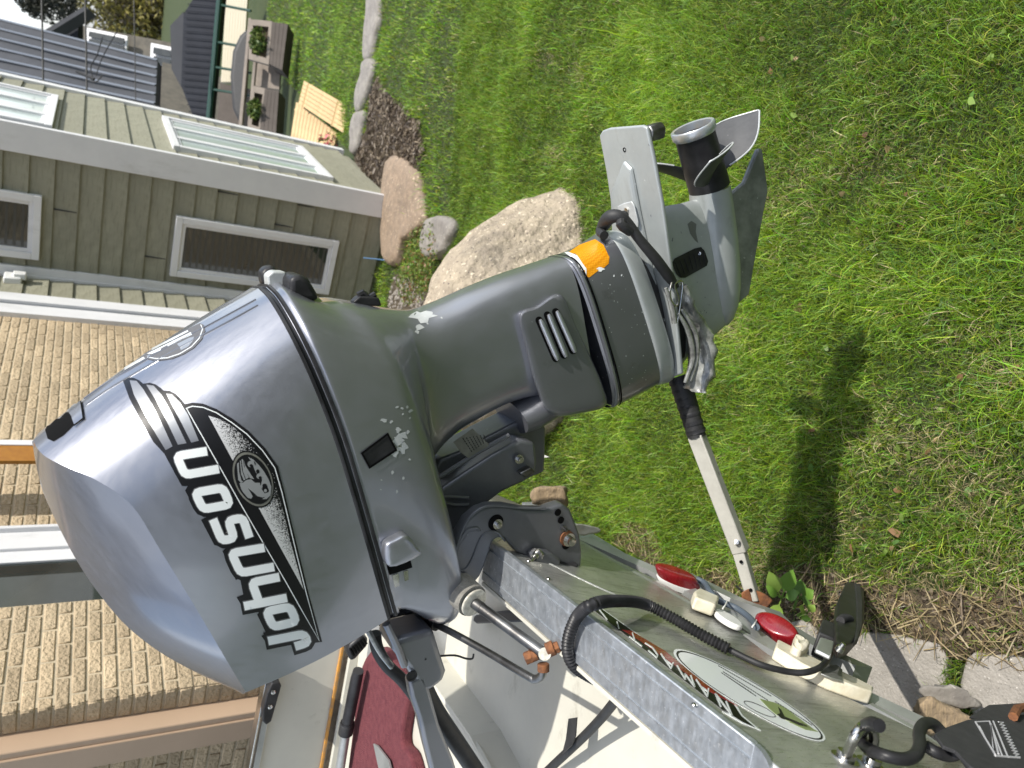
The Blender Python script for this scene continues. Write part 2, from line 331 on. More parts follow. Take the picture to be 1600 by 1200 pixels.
# ================================================================ GROUND
def grid_ground():
    xs = np.concatenate([np.linspace(-60, -6, 12), np.linspace(-5, 5, 41), np.linspace(6, 60, 12)]); ys = np.concatenate([np.linspace(-30, -1, 8), np.linspace(-.5, 14, 59), np.linspace(16, 140, 14)])
    V = [(x, y, gz(x, y) - .012 + .006 * noise.noise((x * 2, y * 2, 0))) for y in ys for x in xs]; n = len(xs)
    F = [(j * n + i, j * n + i + 1, (j + 1) * n + i + 1, (j + 1) * n + i) for j in range(len(ys) - 1) for i in range(n - 1)]
    return V, F
V, F = grid_ground(); tag(mesh('ground', V, F, M['lawnbase'], loc=(0, 0, 0)), kind='structure')

# ================================================================ HOUSE
d1, d2 = hd(-64), hd(26); n1, n2 = hd(206), hd(116)
C1 = G(612, 312); BASE = C1[2] - .1
class Wall:
    def __init__(s, o, d, n): s.o = np.array(o, float); s.d = d; s.n = n
    def hit(s, px, py, off=0.):
        p = PL(px, py, s.o + s.n * off, s.n); return float(np.dot(p - s.o, s.d)), float(p[2])
    def pt(s, a, z, off=0.):
        q = s.o + s.d * a + s.n * off; return np.array([q[0], q[1], z])
    def box(s, mb, a0, a1, z0, z1, o0, o1):
        c = s.pt((a0 + a1) / 2, (z0 + z1) / 2, (o0 + o1) / 2); return mb.box(c, s.d, s.n, ZZ, abs(a1 - a0) / 2, abs(o1 - o0) / 2, abs(z1 - z0) / 2)
W1 = Wall(C1, d1, n1); W2 = Wall(C1, d2, n2)
sC2 = W1.hit(200, 450)[0]; C2 = W1.pt(sC2, 0); WA = Wall(C2, -d2, n2)
house = thing('house', (C1[0], C1[1], BASE), 'sage sided house with white corner boards, tan brick wing and white windows', 'house')
TOP = 6.2
s2far = W2.hit(300, 187)[0]
mb = MB(); W1.box(mb, .0, sC2 + .2, BASE, TOP, -.2, -.02); mb.build('wall', M['sidingM'], house, smooth=False)
mb = MB(); W2.box(mb, .01, s2far, BASE, TOP, -.2, -.02); mb.build('wall', M['sidingM'], house, smooth=False)
lap = abs(W1.hit(155, 262)[1] - W1.hit(193, 262)[1])
def boards(W, a0, a1, z0, z1):
    z = z0; src = None
    while z < z1:
        c = W.pt((a0 + a1) / 2, z + lap / 2)
        if src is None:
            mb = MB(); q = []
            for a in (a0, a1):
                for (o, zz) in ((-.022, z), (.016, z), (.001, z + lap + .002), (-.022, z + lap + .002)): q.append(W.pt(a, zz, o))
            mb.add(q, [(0, 1, 2, 3), (4, 7, 6, 5), (0, 4, 5, 1), (1, 5, 6, 2), (2, 6, 7, 3), (3, 7, 4, 0)])
            src = mb.build('siding_board', M['sidingM'], house, smooth=False, loc=c)
        else: inst(src, house, c)
        z += lap
zb = W1.hit(580, 440)[1]
boards(W1, .05, sC2 - .01, zb, TOP); boards(W2, .05, s2far, zb, TOP)
def trim(W, a0, a1, z0, z1, o0, o1, name='corner_board'):
    mb = MB(); W.box(mb, a0, a1, z0, z1, o0, o1); return mb.build(name, M['trim'], house, bev=.002)
w1t = W1.hit(300, 286)[0]
trim(W1, -.028, w1t, BASE + .1, TOP, -.02, .028)                       # corner board of the shaded face and its bright edge
trim(W2, s2far - .02, s2far + .09, BASE + .05, TOP, -.15, .03)          # far corner
ci = W1.hit(0, 410)[0]
trim(W1, ci, sC2 - .012, BASE + .1, TOP, -.01, .03)
trim(WA, -.02, .035, BASE + .1, TOP, -.05, .028)
def window(W, a0, a1, z0, z1, fw, pane='glass', mull=0, name='window', off=.0, sill=False):
    mb = MB(); o1 = .045 + off
    for (b0, b1, c0, c1) in ((a0, a1, z1 - fw, z1), (a0, a1, z0, z0 + fw), (a0, a0 + fw, z0 + fw, z1 - fw), (a1 - fw, a1, z0 + fw, z1 - fw)): W.box(mb, b0, b1, c0, c1, off, o1)
    fr = mb.build(name, M['trim'], house, bev=.003)
    mb = MB(); g = fw * .55
    for (b0, b1, c0, c1) in ((a0 + fw, a1 - fw, z1 - fw - g, z1 - fw), (a0 + fw, a1 - fw, z0 + fw, z0 + fw + g), (a0 + fw, a0 + fw + g, z0 + fw + g, z1 - fw - g), (a1 - fw - g, a1 - fw, z0 + fw + g, z1 - fw - g)): W.box(mb, b0, b1, c0, c1, off + .005, o1 - .014)
    mb.build('sash', M['trim'], fr, bev=.002)
    mb = MB(); W.box(mb, a0 + fw, a1 - fw, z0 + fw, z1 - fw, off + .004, off + .022); mb.build('pane', M[pane], fr, smooth=False)
    if pane == 'glass' and W is W1:
        z = z0 + fw + g + .02
        while z < z1 - fw - g - .01:
            mb = MB(); W.box(mb, a0 + fw + g + .01, a1 - fw - g - .01, z, z + .016, off + .018, off + .0235); mb.build('blind_slat', M['blindslat'], fr, smooth=False); z += .045
    for k in range(mull):
        t = (k + 1) / (mull + 1); a = a0 + (a1 - a0) * t; mb = MB(); W.box(mb, a - .036, a + .036, z0 + fw, z1 - fw, off + .006, o1 - .008); mb.build('mullion', M['trim'], fr)
    return fr
def rect(W, pa, pb, pz0, pz1):
    a = sorted((W.hit(*pa)[0], W.hit(*pb)[0])); z = sorted((W.hit(*pz0)[1], W.hit(*pz1)[1])); return a[0], a[1], z[0], z[1]
window(W1, *rect(W1, (400, 355), (390, 443), (270, 380), (521, 412)), .045)
window(W1, *rect(W1, (30, 299), (30, 400), (64, 350), (-200, 340)), .045)
window(W2, *rect(W2, (357, 211), (398, 262), (262, 215), (497, 262)), .045, pane='blind', mull=2)
window(W2, *rect(W2, (40, 147), (40, 199), (86, 185), (-250, 150)), .045, pane='blind', mull=2)
for (px_, py_) in ((180, 250), (350, 300), (110, 330), (470, 320), (230, 400), (430, 350)):
    a_, z_ = W1.hit(px_, py_); z_ = zb + math.floor((z_ - zb) / lap) * lap; mb = MB(); W1.box(mb, a_ - .0022, a_ + .0022, z_ + .004, z_ + lap - .004, .0, .0168); mb.build('butt_joint', M['darkside'], house, smooth=False)
# plane A: narrow siding strip, white post, brick
sp0, sp1 = WA.hit(100, 476)[0], WA.hit(100, 502)[0]
boards(WA, .035, sp0, zb, TOP)
mb = MB(); WA.box(mb, 0, sp1, BASE, TOP, -.2, -.02); mb.build('wall', M['sidingM'], house, smooth=False)
w_post = sp1 - sp0
trim(WA, sp0, sp0 + w_post * .45, BASE, TOP, -.02, .05, 'downspout'); trim(WA, sp0 + w_post * .5, sp1, BASE, TOP, -.02, .03, 'corner_board')
mb = MB(); a_, z_ = WA.hit(20, 441); WA.box(mb, a_ - .06, a_ + .05, z_ - .05, z_ + .05, .005, .05); WA.box(mb, a_ - .03, a_ + .03, z_ - .075, z_ + .0, .03, .075)
mb.build('vent_hood', M['white'], house, bev=.008)
sK = WA.hit(100, 1103)[0]; K = WA.pt(sK, 0); WD = Wall(K, d1, n1)
course = abs(WA.hit(50, 1040)[1] - WA.hit(75.3, 1040)[1]); blen = course * 3.25

wr = rect(WA, (50, 823), (50, 944), (300, 900), (-260, 900))
mb = MB()
for (a0, a1, z0, z1) in ((sp1, wr[0] - .002, BASE, TOP), (wr[1] + .002, sK - .01, BASE, TOP), (wr[0] - .002, wr[1] + .002, BASE, wr[2] - .002)): WA.box(mb, a0, a1, z0, z1, -.2, -.0025)
mb.build('wall', M['mortar'], house, smooth=False)
cand = []
row = 0; z = BASE + .3
while z < TOP:
    a = sp1 + (row % 2) * blen / 2 - blen
    while a < sK:
        a0, a1 = max(a + .004, sp1), min(a + blen - .004, sK - .002)
        if a1 - a0 > .02:
            segs = [(a0, a1)]
            if wr[2] - .01 < z < wr[3]:
                if a0 < wr[1] and a1 > wr[0]: segs = [(x, y) for (x, y) in ((a0, wr[0] - .004), (wr[1] + .004, a1)) if y - x > .015]
            for (x, y) in segs: cand.append((WA, x, y, z + .004, z + course - .004, 0))
        a += blen
    z += course; row += 1
row = 0; z = BASE + .3
jd = .085
while z < TOP:
    cand.append((WD, .003, jd, z + .004, z + course - .004, 0))
    a = .21 + (row % 2) * blen / 2 - blen
    while a < 2.2:
        a0, a1 = max(a + .004, .2), a + blen - .004
        if a1 - a0 > .02: cand.append((WD, a0, a1, z + .004, z + course - .004, 0))
        a += blen
    z += course; row += 1
def vis(c):
    W, a0, a1, z0, z1, _ = c; p = W.pt((a0 + a1) / 2, (z0 + z1) / 2); x, y, d = project(p)
    hid = 95 < x and y < 1060 + .1 * x and (x - 95) > (y - 1100) * -.9 * 0 and x > 60 + max(0, (y - 850)) * 1.1 and y > 640
    return (d > 0 and -10 < x < 420 and 480 < y < 1215 and not hid), d
cv = sorted([c for c in cand if vis(c)[0]], key=lambda c: vis(c)[1]); keep = set(id(c) for c in cv[:298])
bsrc = {}
stuff = MB()
for c in cand:
    W, a0, a1, z0, z1, _ = c; L = round(a1 - a0, 3); pc = W.pt((a0 + a1) / 2, (z0 + z1) / 2); off = ru(-.0012, .0012)
    if id(c) in keep:
        key = (id(W), L)
        if key not in bsrc:
            mb = MB(); W.box(mb, a0, a1, z0, z1, -.02, .002); bsrc[key] = mb.build('brick', M['brick'], house, bev=.003, bseg=1, loc=pc)
        else: inst(bsrc[key], house, pc + W.n * off)
    else: W.box(stuff, a0, a1, z0, z1, -.02, .0015 + off)
stuff.build('brickwork', M['brick'], house, smooth=False, kind='stuff')
mb = MB(); WD.box(mb, .006, 2.3, BASE, TOP, -.3, -.004); mb.build('wall', M['mortar'], house, smooth=False)
mb = MB(); WD.box(mb, jd + .004, .2, BASE, TOP, -.02, .07); mb.build('door_jamb', M['tan'], house, bev=.004)
mb = MB(); WD.box(mb, jd + .03, .2 + .012, BASE, TOP, .05, .078); mb.build('jamb_flange', M['tan'], house, bev=.003)
# brick window
fr = window(WA, wr[0], wr[1] + abs(WA.hit(50, 852)[0] - wr[0]) * 1.6, wr[2], wr[3], abs(WA.hit(50, 852)[0] - wr[0]), off=-.056)
mb = MB(); WA.box(mb, wr[0] + .001, wr[0] + .018, wr[2], wr[3], -.05, .012); mb.build('casing', M['trim'], fr, bev=.003)
# roof and eaves
mb = MB(); a = W1.pt(-.35, TOP, .35)
for (W, a0, a1) in ((W2, -.4, s2far + .3),):
    pass
pts = [W2.pt(-.35, TOP, .35), W2.pt(s2far + .3, TOP, .35), W2.pt(s2far + .3, TOP, -8), WA.pt(sK + .3, TOP, -8), WA.pt(sK + .3, TOP, .35), W1.pt(sC2 - .35, TOP, .35)]
mb.prism(pts, ZZ * .12); mb.build('roof', M['roofm'], house, smooth=False)
# reflector stake in front of the brick
st0 = WA.pt(WA.hit(0, 708)[0], BASE, .25); ex = WA.d
r0 = PL(20, 691, WA.o + n2 * .25, n2); r1 = PL(20, 722, WA.o + n2 * .25, n2)
sa0, sa1 = np.dot(r0 - WA.o, WA.d), np.dot(r1 - WA.o, WA.d)
stk = thing('reflector_stake', WA.pt((sa0 + sa1) / 2, BASE, .25), 'upright stake with amber reflective tape and white edge in front of the brick', 'reflector stake')
k_ = sa0 + (sa1 - sa0) * .24
mb = MB(); WA.box(mb, sa0, k_, BASE, 3.2, .235, .262); mb.build('white_edge', M['trim'], stk, bev=.002)
mb = MB(); WA.box(mb, k_ + .001, sa1, BASE, 3.2, .24, .256); mb.build('reflective_strip', M['amber2'], stk)
# blue stake by the stones
a = G(612, 408); mb = MB(); mb.tube([a, P(585, 404.5, project(a)[2] * .995), P(568, 403, project(a)[2] * .99)], .0045, 6)
tag(mb.build('garden_stake', mat('blue_grey_stake', (.12, .25, .45), .5)), 'thin blue marker stake standing against the sage siding', 'garden stake')

# ================================================================ BACKGROUND
def slab(q, th, mb=None):
    q = [np.asarray(p, float) for p in q]; n = unit(np.cross(q[1] - q[0], q[2] - q[0]))
    if np.dot(n, q[0] - EYE) < 0: n = -n
    return (mb or MB()).prism(q, n * th)
def Pq(l, d): return [P(x, y, (d if not hasattr(d, '__len__') else d[i])) for i, (x, y) in enumerate(l)]
nb = thing('neighbour_house', P(300, 140, 15) * [1, 1, 0] + [0, 0, -1.2], 'neighbouring house under a long charcoal metal roof, at the upper left', 'house')
q = Pq([(246, 95), (-90, 8), (-90, 150), (240, 210)], [17, 23, 19.5, 14.5])
slab(q, .15).build('roof', M['roofm'], nb, smooth=False)
for k in range(9):
    t = k / 8.0; e0, e1 = q[0] * (1 - t) + q[3] * t, q[1] * (1 - t) + q[2] * t
    mb = MB(); nn = unit(np.cross(q[1] - q[0], q[3] - q[0])); nn = nn if np.dot(nn, EYE - q[0]) > 0 else -nn
    mb.box((e0 + e1) / 2 + nn * .02, e1 - e0, np.cross(nn, e1 - e0), nn, np.linalg.norm(e1 - e0) / 2, .03, .012); mb.build('roof_seam', M['seaml'], nb, smooth=False)
slab([q[0] + [0, 0, -.1], q[3] + [0, 0, -.1], q[3] + [0, 0, -3.5], q[0] + [0, 0, -3.5]], .3).build('wall', M['greywall'], nb, smooth=False)
nb2 = thing('rear_house', P(330, 60, 26) * [1, 1, 0] + [0, 0, -1.2], 'grey rendered house with two small white windows, behind the metal roof and tree', 'house')
slab(Pq([(118, 38), (275, 68), (340, 100), (340, 240), (118, 190)], 27), .3).build('wall', M['greywall'], nb2, smooth=False)
slab(Pq([(66, 49), (133, 9), (137, 14), (75, 52)], 24), .5).build('roof', M['roofm'], nb2, smooth=False)
slab(Pq([(82, 48), (122, 24), (122, 60), (118, 62)], 24.6), .3).build('gable', M['darkside'], nb2, smooth=False)
for (x0, y0, x1, y1) in ((135, 43, 199, 84), (236, 67, 272, 108)):
    dy = (x1 - x0) * .21
    f = slab(Pq([(x0, y0), (x1, y0 + dy), (x1 - 2, y1), (x0 - 2, y1 - dy)], 26.6), .1).build('window', M['trim'], nb2, smooth=False)
    h = (y1 - y0 - dy)
    for (a, b) in ((.16, .46), (.58, .88)):
        slab(Pq([(x0 + 4, y0 + h * a + 1), (x1 - 5, y0 + dy + h * a - 1), (x1 - 6, y0 + dy + h * b - 1), (x0 + 3, y0 + h * b + 1)], 26.5), .05).build('pane', M['glass'], f, smooth=False)
# shed with a ribbed dark roof and green gutter
sh = thing('garden_shed', P(400, 90, 11) * [1, 1, 0] + [0, 0, -1.1], 'dark blue grey ribbed metal roofed shed with a dark green gutter', 'shed')
q = Pq([(287, 22), (316, -25), (348, -25), (323, 230), (305, 190), (283, 134)], 12); slab(q, .2).build('roof', M['darkside'], sh, smooth=False)
slab(Pq([(266, 40), (287, 18), (283, 136), (268, 108)], 12.3), .15).build('gable', M['roofm'], sh, smooth=False)
for k in range(20):
    y = -15 + k * 10.5; xa = 288 + max(0, (20 - y) * .4) if y < 30 else 289 - (y - 30) * .05 + max(0, y - 130) * .3; xb = 344 - (y + 25) * .098
    mb = MB(); mb.tube([P(xa, y, 11.97), P(xb, y + 4, 11.97)], .007, 5); mb.build('roof_rib', M['darkside'], sh)
mb = MB(); mb.tube([P(345, -25, 11.9), P(322, 235, 11.9)], .045, 8); mb.build('gutter', M['greenm'], sh)
for y in (8, 66, 105, 140):
    mb = MB(); mb.tube([P(347 - y * .1, y, 11.9), P(392, y + 9, 11.7)], .02, 6); mb.build('post', M['greenm'], sh)
fw = thing('siding_fence', P(400, 60, 14) * [1, 1, 0] + [0, 0, -1.1], 'cream lap sided low wall in sunlight behind the planters', 'fence')
for k in range(8):
    x = 354 + k * 4.2
    slab(Pq([(x, -15), (x + 3.8, -15), (x + 3.8 - 9, 128), (x - 9, 128)], 13.5 - k * .02), .08).build('board', mat('cream_lap', (.55, .5, .38), .7) if k == 0 else bpy.data.materials['cream_lap'], fw, smooth=False)
slab(Pq([(345, 130), (395, 140), (388, 205), (338, 198)], 13.3), .1).build('panel', M['planter'], fw, smooth=False)
mb = MB(); q = Pq([(388, 44), (392, 58), (386, 150), (376, 196), (364, 170), (360, 120), (364, 80), (375, 56)], 11.2)
c_ = np.mean(q, 0); mb.prism(q, unit(c_ - EYE) * .5); tag(mb.build('grill_cover', M['blackm'], bev=.05, bseg=3), 'rounded charcoal cloth cover standing behind the pale planters', 'grill cover')
def planter(q_cap, q_body, d, label):
    t = thing('planter_box', G(*q_body[2]), label, 'planter', 'timber planters at the far lawn edge')
    mb = MB(); qq = Pq(q_cap, d); n = len(qq); c = np.mean(qq, 0)
    inn = [c + (p - c) * .72 for p in qq]
    for i in range(n): slab([qq[i], qq[(i + 1) % n], inn[(i + 1) % n], inn[i]], .06, mb)
    mb.build('cap', M['planterl'], t, smooth=False)
    slab([c + (p - c) * .75 + unit(c - EYE) * .08 for p in qq], .05).build('soil', M['soil'], t, smooth=False)
    bq = Pq(q_body, d); n_ = 4
    for k in range(n_):
        a, b = k / n_, (k + .94) / n_
        slab([bq[0] * (1 - a) + bq[3] * a, bq[1] * (1 - a) + bq[2] * a, bq[1] * (1 - b) + bq[2] * b, bq[0] * (1 - b) + bq[3] * b], .3).build('plank', M['planter'], t, smooth=False)
    return c
pc1 = planter([(391, 30), (425, 33), (420, 101), (388, 92)], [(425, 34), (421, 100), (441, 110), (450, 38)], 10.6, 'timber planter with a pale cap and leafy plants, nearer the top edge of the frame')
pc2 = planter([(396, 134), (414, 138), (405, 209), (390, 204)], [(414, 138), (405, 209), (431, 214), (436, 142)], 10.0, 'dark sided timber planter beside the house end wall')
mb = MB()
slab(Pq([(388, 28), (392, 28), (377, 204), (372, 204)], 10.8), .06, mb); slab(Pq([(396, 92), (400, 94), (390, 204), (386, 204)], 10.75), .06, mb); slab(Pq([(400, 96), (438, 104), (436, 140), (398, 134)], 10.9), .06, mb)
tag(mb.build('garden_bench', M['planterl'], smooth=False), 'weathered pale timber bench slats between the two planters', 'bench')
def leaves(centre, rad, n, size, cols, seed=1, name='foliage', parent=None, flat=1.0, kind=None):
    rs = np.random.RandomState(seed); V = []; F = []; T = []
    for i in range(n):
        v = rs.normal(size=3); v /= np.linalg.norm(v); r = rs.rand() ** .45; p = np.asarray(centre) + v * r * np.asarray(rad)
        a = rs.normal(size=3); a /= np.linalg.norm(a); b = np.cross(a, rs.normal(size=3)); b /= np.linalg.norm(b); s = size * rs.uniform(.6, 1.3)
        k = len(V); V += [p - a * s, p + b * s * .45, p + a * s, p - b * s * .45]; F.append((k, k + 1, k + 2, k + 3))
        c = np.array(cols[rs.randint(len(cols))]) * rs.uniform(.7, 1.25); T += [c] * 4
    o = mesh(name, V, F, M['leaf'], parent, smooth=False, kind=kind); at = o.data.attributes.new('tint', 'FLOAT_COLOR', 'POINT')
    at.data.foreach_set('color', np.concatenate([np.array(T), np.ones((len(T), 1))], 1).astype(np.float32).ravel()); return o
GR = [(.10, .16, .03), (.06, .11, .02), (.16, .20, .05)]
for c, r, lb in ((pc1, (.2, .14, .12), 'leafy green plants filling the pale capped planter'), (pc2, (.14, .12, .10), 'low green plant in the planter beside the house end')):
    tag(leaves(c + ZZ * .03, r, 260, .035, GR, 5, 'planter_plant'), lb, 'plant')
# trees
def tree(name, base, trunk_r, limbs, crowns, size, n, cols, label, seed):
    t = thing(name, base, label, 'tree'); mb = MB()
    for l in limbs: mb.tube(l, [trunk_r * (1 - .75 * i / (len(l) - 1)) for i in range(len(l))], 8, smooth=3)
    mb.build('trunk', M['bark'], t)
    mb2 = None
    for i, (c, r) in enumerate(crowns): leaves(c, r, n, size, cols, seed + i, 'crown', t)
b = P(340, 20, 34); g0 = np.array([b[0], b[1], -1.2])
tree('broadleaf_tree', g0, .2, [[g0, P(250, 15, 34), P(210, 25, 33), P(170, 20, 33)], [P(240, 18, 34), P(200, 0, 34), P(160, -10, 34)], [P(230, 16, 34), P(222, 45, 33.4), P(215, 60, 33.2)]],
     [(P(190, 22, 33), (1.7, .9, 1.1)), (P(235, 30, 33), (1.5, .8, 1.0)), (P(165, 0, 34), (1.6, .9, 1.2)), (P(260, 5, 33), (1.3, .9, .9)), (P(215, -20, 34), (1.8, 1, 1.2))], .12, 1500, [(.17, .16, .04), (.10, .09, .035), (.30, .26, .07), (.06, .05, .03)], 'bushy tree with yellowish spring leaves above the rear house', 3)
b = P(340, -20, 42); g0 = np.array([b[0], b[1], -1.2])
tree('evergreen_tree', g0, .25, [[g0, P(120, -12, 42), P(60, -20, 42)], [P(100, -10, 42), P(75, 5, 41), P(60, 18, 41)]],
     [(P(85, 0, 41), (1.4, .8, 1.2)), (P(60, 6, 41), (.9, .6, .7)), (P(45, -5, 41), (.9, .7, .7)), (P(110, 5, 41), (1.2, .8, 1.0))], .13, 1000, [(.035, .04, .03), (.06, .06, .045), (.02, .025, .02)], 'dark ragged evergreen against the sky at the upper left corner', 9)
# cables
for i, (x, dd) in enumerate(((66, 9), (134, 9), (210, 11))):
    mb = MB(); mb.tube([P(x - 3, -120, dd), P(x, 40, dd), P(x + 2, 170, dd)], .012 if i < 2 else .008, 6, smooth=4)
    tag(mb.build('overhead_cable', M['blackm']), ('overhead black cable crossing the sky corner, leftmost of three', 'overhead black cable crossing the middle of the metal roof, middle of three', 'thin overhead cable near the metal roof eave, rightmost of three')[i], 'cable', 'overhead service cables')
mb = MB(); mb.tube([P(120, 112, 9.0), P(147, 124, 9.0)], .02, 6); mb.tube([P(160, 58, 9), P(152, 85, 9), P(142, 104, 9), P(145, 122, 9)], .007, 5, smooth=4); mb.tube([P(182, 50, 9), P(160, 90, 9), P(150, 118, 9)], .006, 5, smooth=4); mb.tube([P(135, 124, 9), P(150, 128, 9), P(160, 117, 9)], .008, 5, smooth=4)
tag(mb.build('service_bracket', M['blackm']), 'small wire bracket and drop wires hanging over the metal roof', 'wire bracket')
# lath panels
def lath(q, n, label, dgs, split=False):
    g = G(*q[2]); d = project(g)[2]; qq = Pq(q, [d * k for k in dgs]); t = thing('lath_panel', g, label, 'wood panel', 'raw pine panels on the far lawn')
    for k in range(n):
        a, b = k / n, (k + .9) / n
        slab([qq[0] * (1 - a) + qq[3] * a, qq[1] * (1 - a) + qq[2] * a, qq[1] * (1 - b) + qq[2] * b, qq[0] * (1 - b) + qq[3] * b], .025).build('slat', M['pine'], t, smooth=False)
    nn = unit(np.mean(qq, 0) - EYE)
    for a in (.15, .8):
        e0, e1 = qq[0] * (1 - a) + qq[1] * a, qq[3] * (1 - a) + qq[2] * a
        mb = MB(); mb.box((e0 + e1) / 2 + nn * .035, e1 - e0, np.cross(nn, e1 - e0), nn, np.linalg.norm(e1 - e0) / 2, .03, .008); mb.build('rail', M['pine'], t, smooth=False)
lath([(475, 126), (547, 167), (536, 208), (466, 162)], 6, 'pale pine slatted panel farther back of the two leaning on the lawn', (1.1, 1.0, .99, 1.08))
lath([(463, 159), (453, 222), (520, 236), (528, 208)], 13, 'pale pine panel of narrow slats in front, against the house corner', (1.04, 1.02, .97, .98))
tag(leaves(G(525, 226) + ZZ * .10, (.12, .1, .1), 60, .03, GR + [(.6, .12, .15), (.6, .12, .15)], 8, 'flowering_plant'), 'small plant with pink flowers by the far house corner', 'plant')

# ================================================================ STONES AND BEDS
def rock(px_poly, name, m, label, cat, height=.12, seed=0, sub=4, sink=.05, lump=.06, freq=5., group=None, top=.82):
    """a stone seated on the ground over the patch of ground outlined by px_poly"""
    g = [G(*p) for p in px_poly]; c = np.mean(g, 0); n = len(g)
    ringpts = cr(g, 5, closed=True); loops = []
    for (s, h) in ((1.0, -sink), (1.03, height * .15), (1.0, height * .55), (.94, height * .85), (top, height), (top * .66, height * 1.04), (top * .33, height * 1.05)):
        loops.append([c + (p - c) * s + ZZ * h for p in ringpts])
    V, F = loft(loops, 3); V = V.copy()
    for i, v in enumerate(V):
        q = Vector(v * freq) + Vector((seed * 7.1, 0, 0)); d = noise.fractal(q, 1, 2.1, 5) * lump; V[i] = v + unit(v - (c - ZZ * height * .5)) * d
    return tag(mesh(name, V, F, m, ang=60), label, cat, group)
rock([(612, 252), (650, 262), (662, 300), (668, 345), (650, 372), (638, 378), (628, 412), (606, 402), (603, 330)], 'flat_stone', M['sandst'], 'brown flat stone slab at the foot of the house corner', 'stone', .07, 1, lump=.03)
rock([(682, 340), (716, 348), (708, 385), (690, 402), (670, 396), (672, 362)], 'edging_stone', M['greyst'], 'small pale grey stone between the weeds and the boulder', 'stone', .07, 2, lump=.03)
rock([(583, -30), (597, -30), (597, 30), (592, 60), (584, 92), (573, 90), (573, 55), (578, 20)], 'border_stone', M['greyst'], 'long pale border stone at the top edge of the frame', 'stone', .055, 3, lump=.02, group='stones edging the far lawn')
rock([(573, 94), (588, 97), (584, 130), (572, 165), (563, 175), (561, 150), (570, 120)], 'border_stone', M['greyst'], 'middle border stone beside the tip of the mulch bed', 'stone', .055, 4, lump=.02, group='stones edging the far lawn')
rock([(561, 178), (573, 176), (570, 205), (562, 238), (553, 238), (555, 205)], 'border_stone', M['greyst'], 'border stone nearest the house end wall', 'stone', .055, 5, lump=.02, group='stones edging the far lawn')
# boulder
def boulder():
    ctr = P(780, 488, 3.25); gzc = gz(ctr[0], ctr[1]); bm = bmesh.new(); bmesh.ops.create_icosphere(bm, subdivisions=6, radius=1); V = np.array([v.co[:] for v in bm.verts]); F = [[v.index for v in f.verts] for f in bm.faces]; bm.free()
    V = np.sign(V) * np.abs(V) ** np.array([1.12, .95, 1.0])
    # image-left direction = up; tall toward -x, falling away to +x
    R_ = np.array([.60, .34, .52]); out = []
    for v in V:
        x, y, z = v * R_
        z += -.22 * x - .12 * max(0, x) + .02; z -= .25 * max(0, -.25 - x)
        q = Vector((v[0] * 1.4 + 3, v[1] * 1.4, v[2] * 1.4)); d = noise.fractal(q * .9, 1.1, 2.2, 6) * .075 + noise.noise(Vector(v * 9)) * .006
        s = 1 + d / .5; out.append((ctr[0] + x * s, ctr[1] + y * s, gzc + .07 + z * s))
    return tag(mesh('boulder', out, F, M['granite'], ang=70), 'large speckled tan granite boulder on the lawn behind the motor leg', 'boulder')
boulder()

# the house across the drive, behind the photographer (it shows in the windows and the paint)
oh = thing('opposite_house', (-2, -9, 0), 'grey green lap sided house across the drive with white window frames', 'house')
MB().box((-1, -9.2, 2.6), (1, 0, 0), (0, 1, 0), ZZ, 9, .2, 3.0).build('wall', mat('opposite_siding', (.16, .17, .15), .7, var=(.14, .15, .13), vs=2), oh, smooth=False)
for k in range(26): MB().box((-1, -8.99, .1 + k * .2), (1, 0, 0), (0, 1, -.06), ZZ, 9, .012, .095).build('siding_board', M['sidingM'], oh, smooth=False)
for (x, z, wx, wz) in ((-6, 2.2, .8, .7), (-2.2, 1.6, .9, .8), (2.0, 1.8, .6, 1.1), (5.0, 2.0, .9, .7), (-4, 4.4, .7, .6), (1, 4.4, .7, .6)):
    fr = MB().box((x, -8.95, z), (1, 0, 0), (0, 1, 0), ZZ, wx, .03, wz).build('window', M['trim'], oh, smooth=False)
    MB().box((x, -8.93, z), (1, 0, 0), (0, 1, 0), ZZ, wx - .1, .02, wz - .1).build('pane', M['glass'], fr, smooth=False)
MB().box((-1, -9.0, 5.75), (1, 0, 0), (0, 1, 0), ZZ, 9.4, .9, .12).build('roof', M['roofm'], oh, smooth=False)

# ================================================================ BOAT
BA = hd(99); BS = hd(9)                     # aft, starboard (away from the camera)
PO = -BS
ZT = 1.09
def PZ(px, py, z): r = ray(px, py); return EYE + r * ((z - H) / r[2])
A0, A1 = PZ(770, 848, ZT), PZ(1180, 1165, ZT)
wch = abs(np.dot(PZ(740, 895, ZT) - A0, BA))
NT = math.cos(math.radians(13)) * BA - math.sin(math.radians(13)) * ZZ      # outward normal of the raked transom
T0 = A0 - BA * .006 - ZZ * .004
def PT(px, py, off=0.): return PL(px, py, T0 + NT * off, NT)
boat = thing('boat', np.array([T0[0] - .8, T0[1], .35]), 'open aluminium fishing boat seen over its transom, with cream inner liner and maroon carpet', 'boat')
def bp(poly, ext): return MB().prism(poly, ext)
# transom skin
sk = [(772, 850), (1180, 1168), (1260, 1236), (1640, 1330), (1560, 1206), (1427, 1139), (1300, 1078), (1200, 1022), (1127, 965), (1025, 905), (903, 846), (840, 800)]
bp([PT(*p) for p in sk], -NT * .035).build('transom', M['alu'], boat, smooth=False, bev=.002)
# starboard half of the transom hidden behind the motor
sL = PT(903, 846); topS = PT(772, 850)
bp([topS, PT(840, 800) , sL, sL + BS * .55 + ZZ * .12, topS + BS * .75], -NT * .035).build('transom', M['alu'], boat, smooth=False)
# soft crease pressed into the skin
crv = [(800, 858), (850, 878), (905, 905), (960, 930), (1020, 950), (1080, 985)]
MB().tube([PT(*p, -.0012) for p in crv], .003, 8, smooth=4).build('pressed_crease', M['alu'], boat)
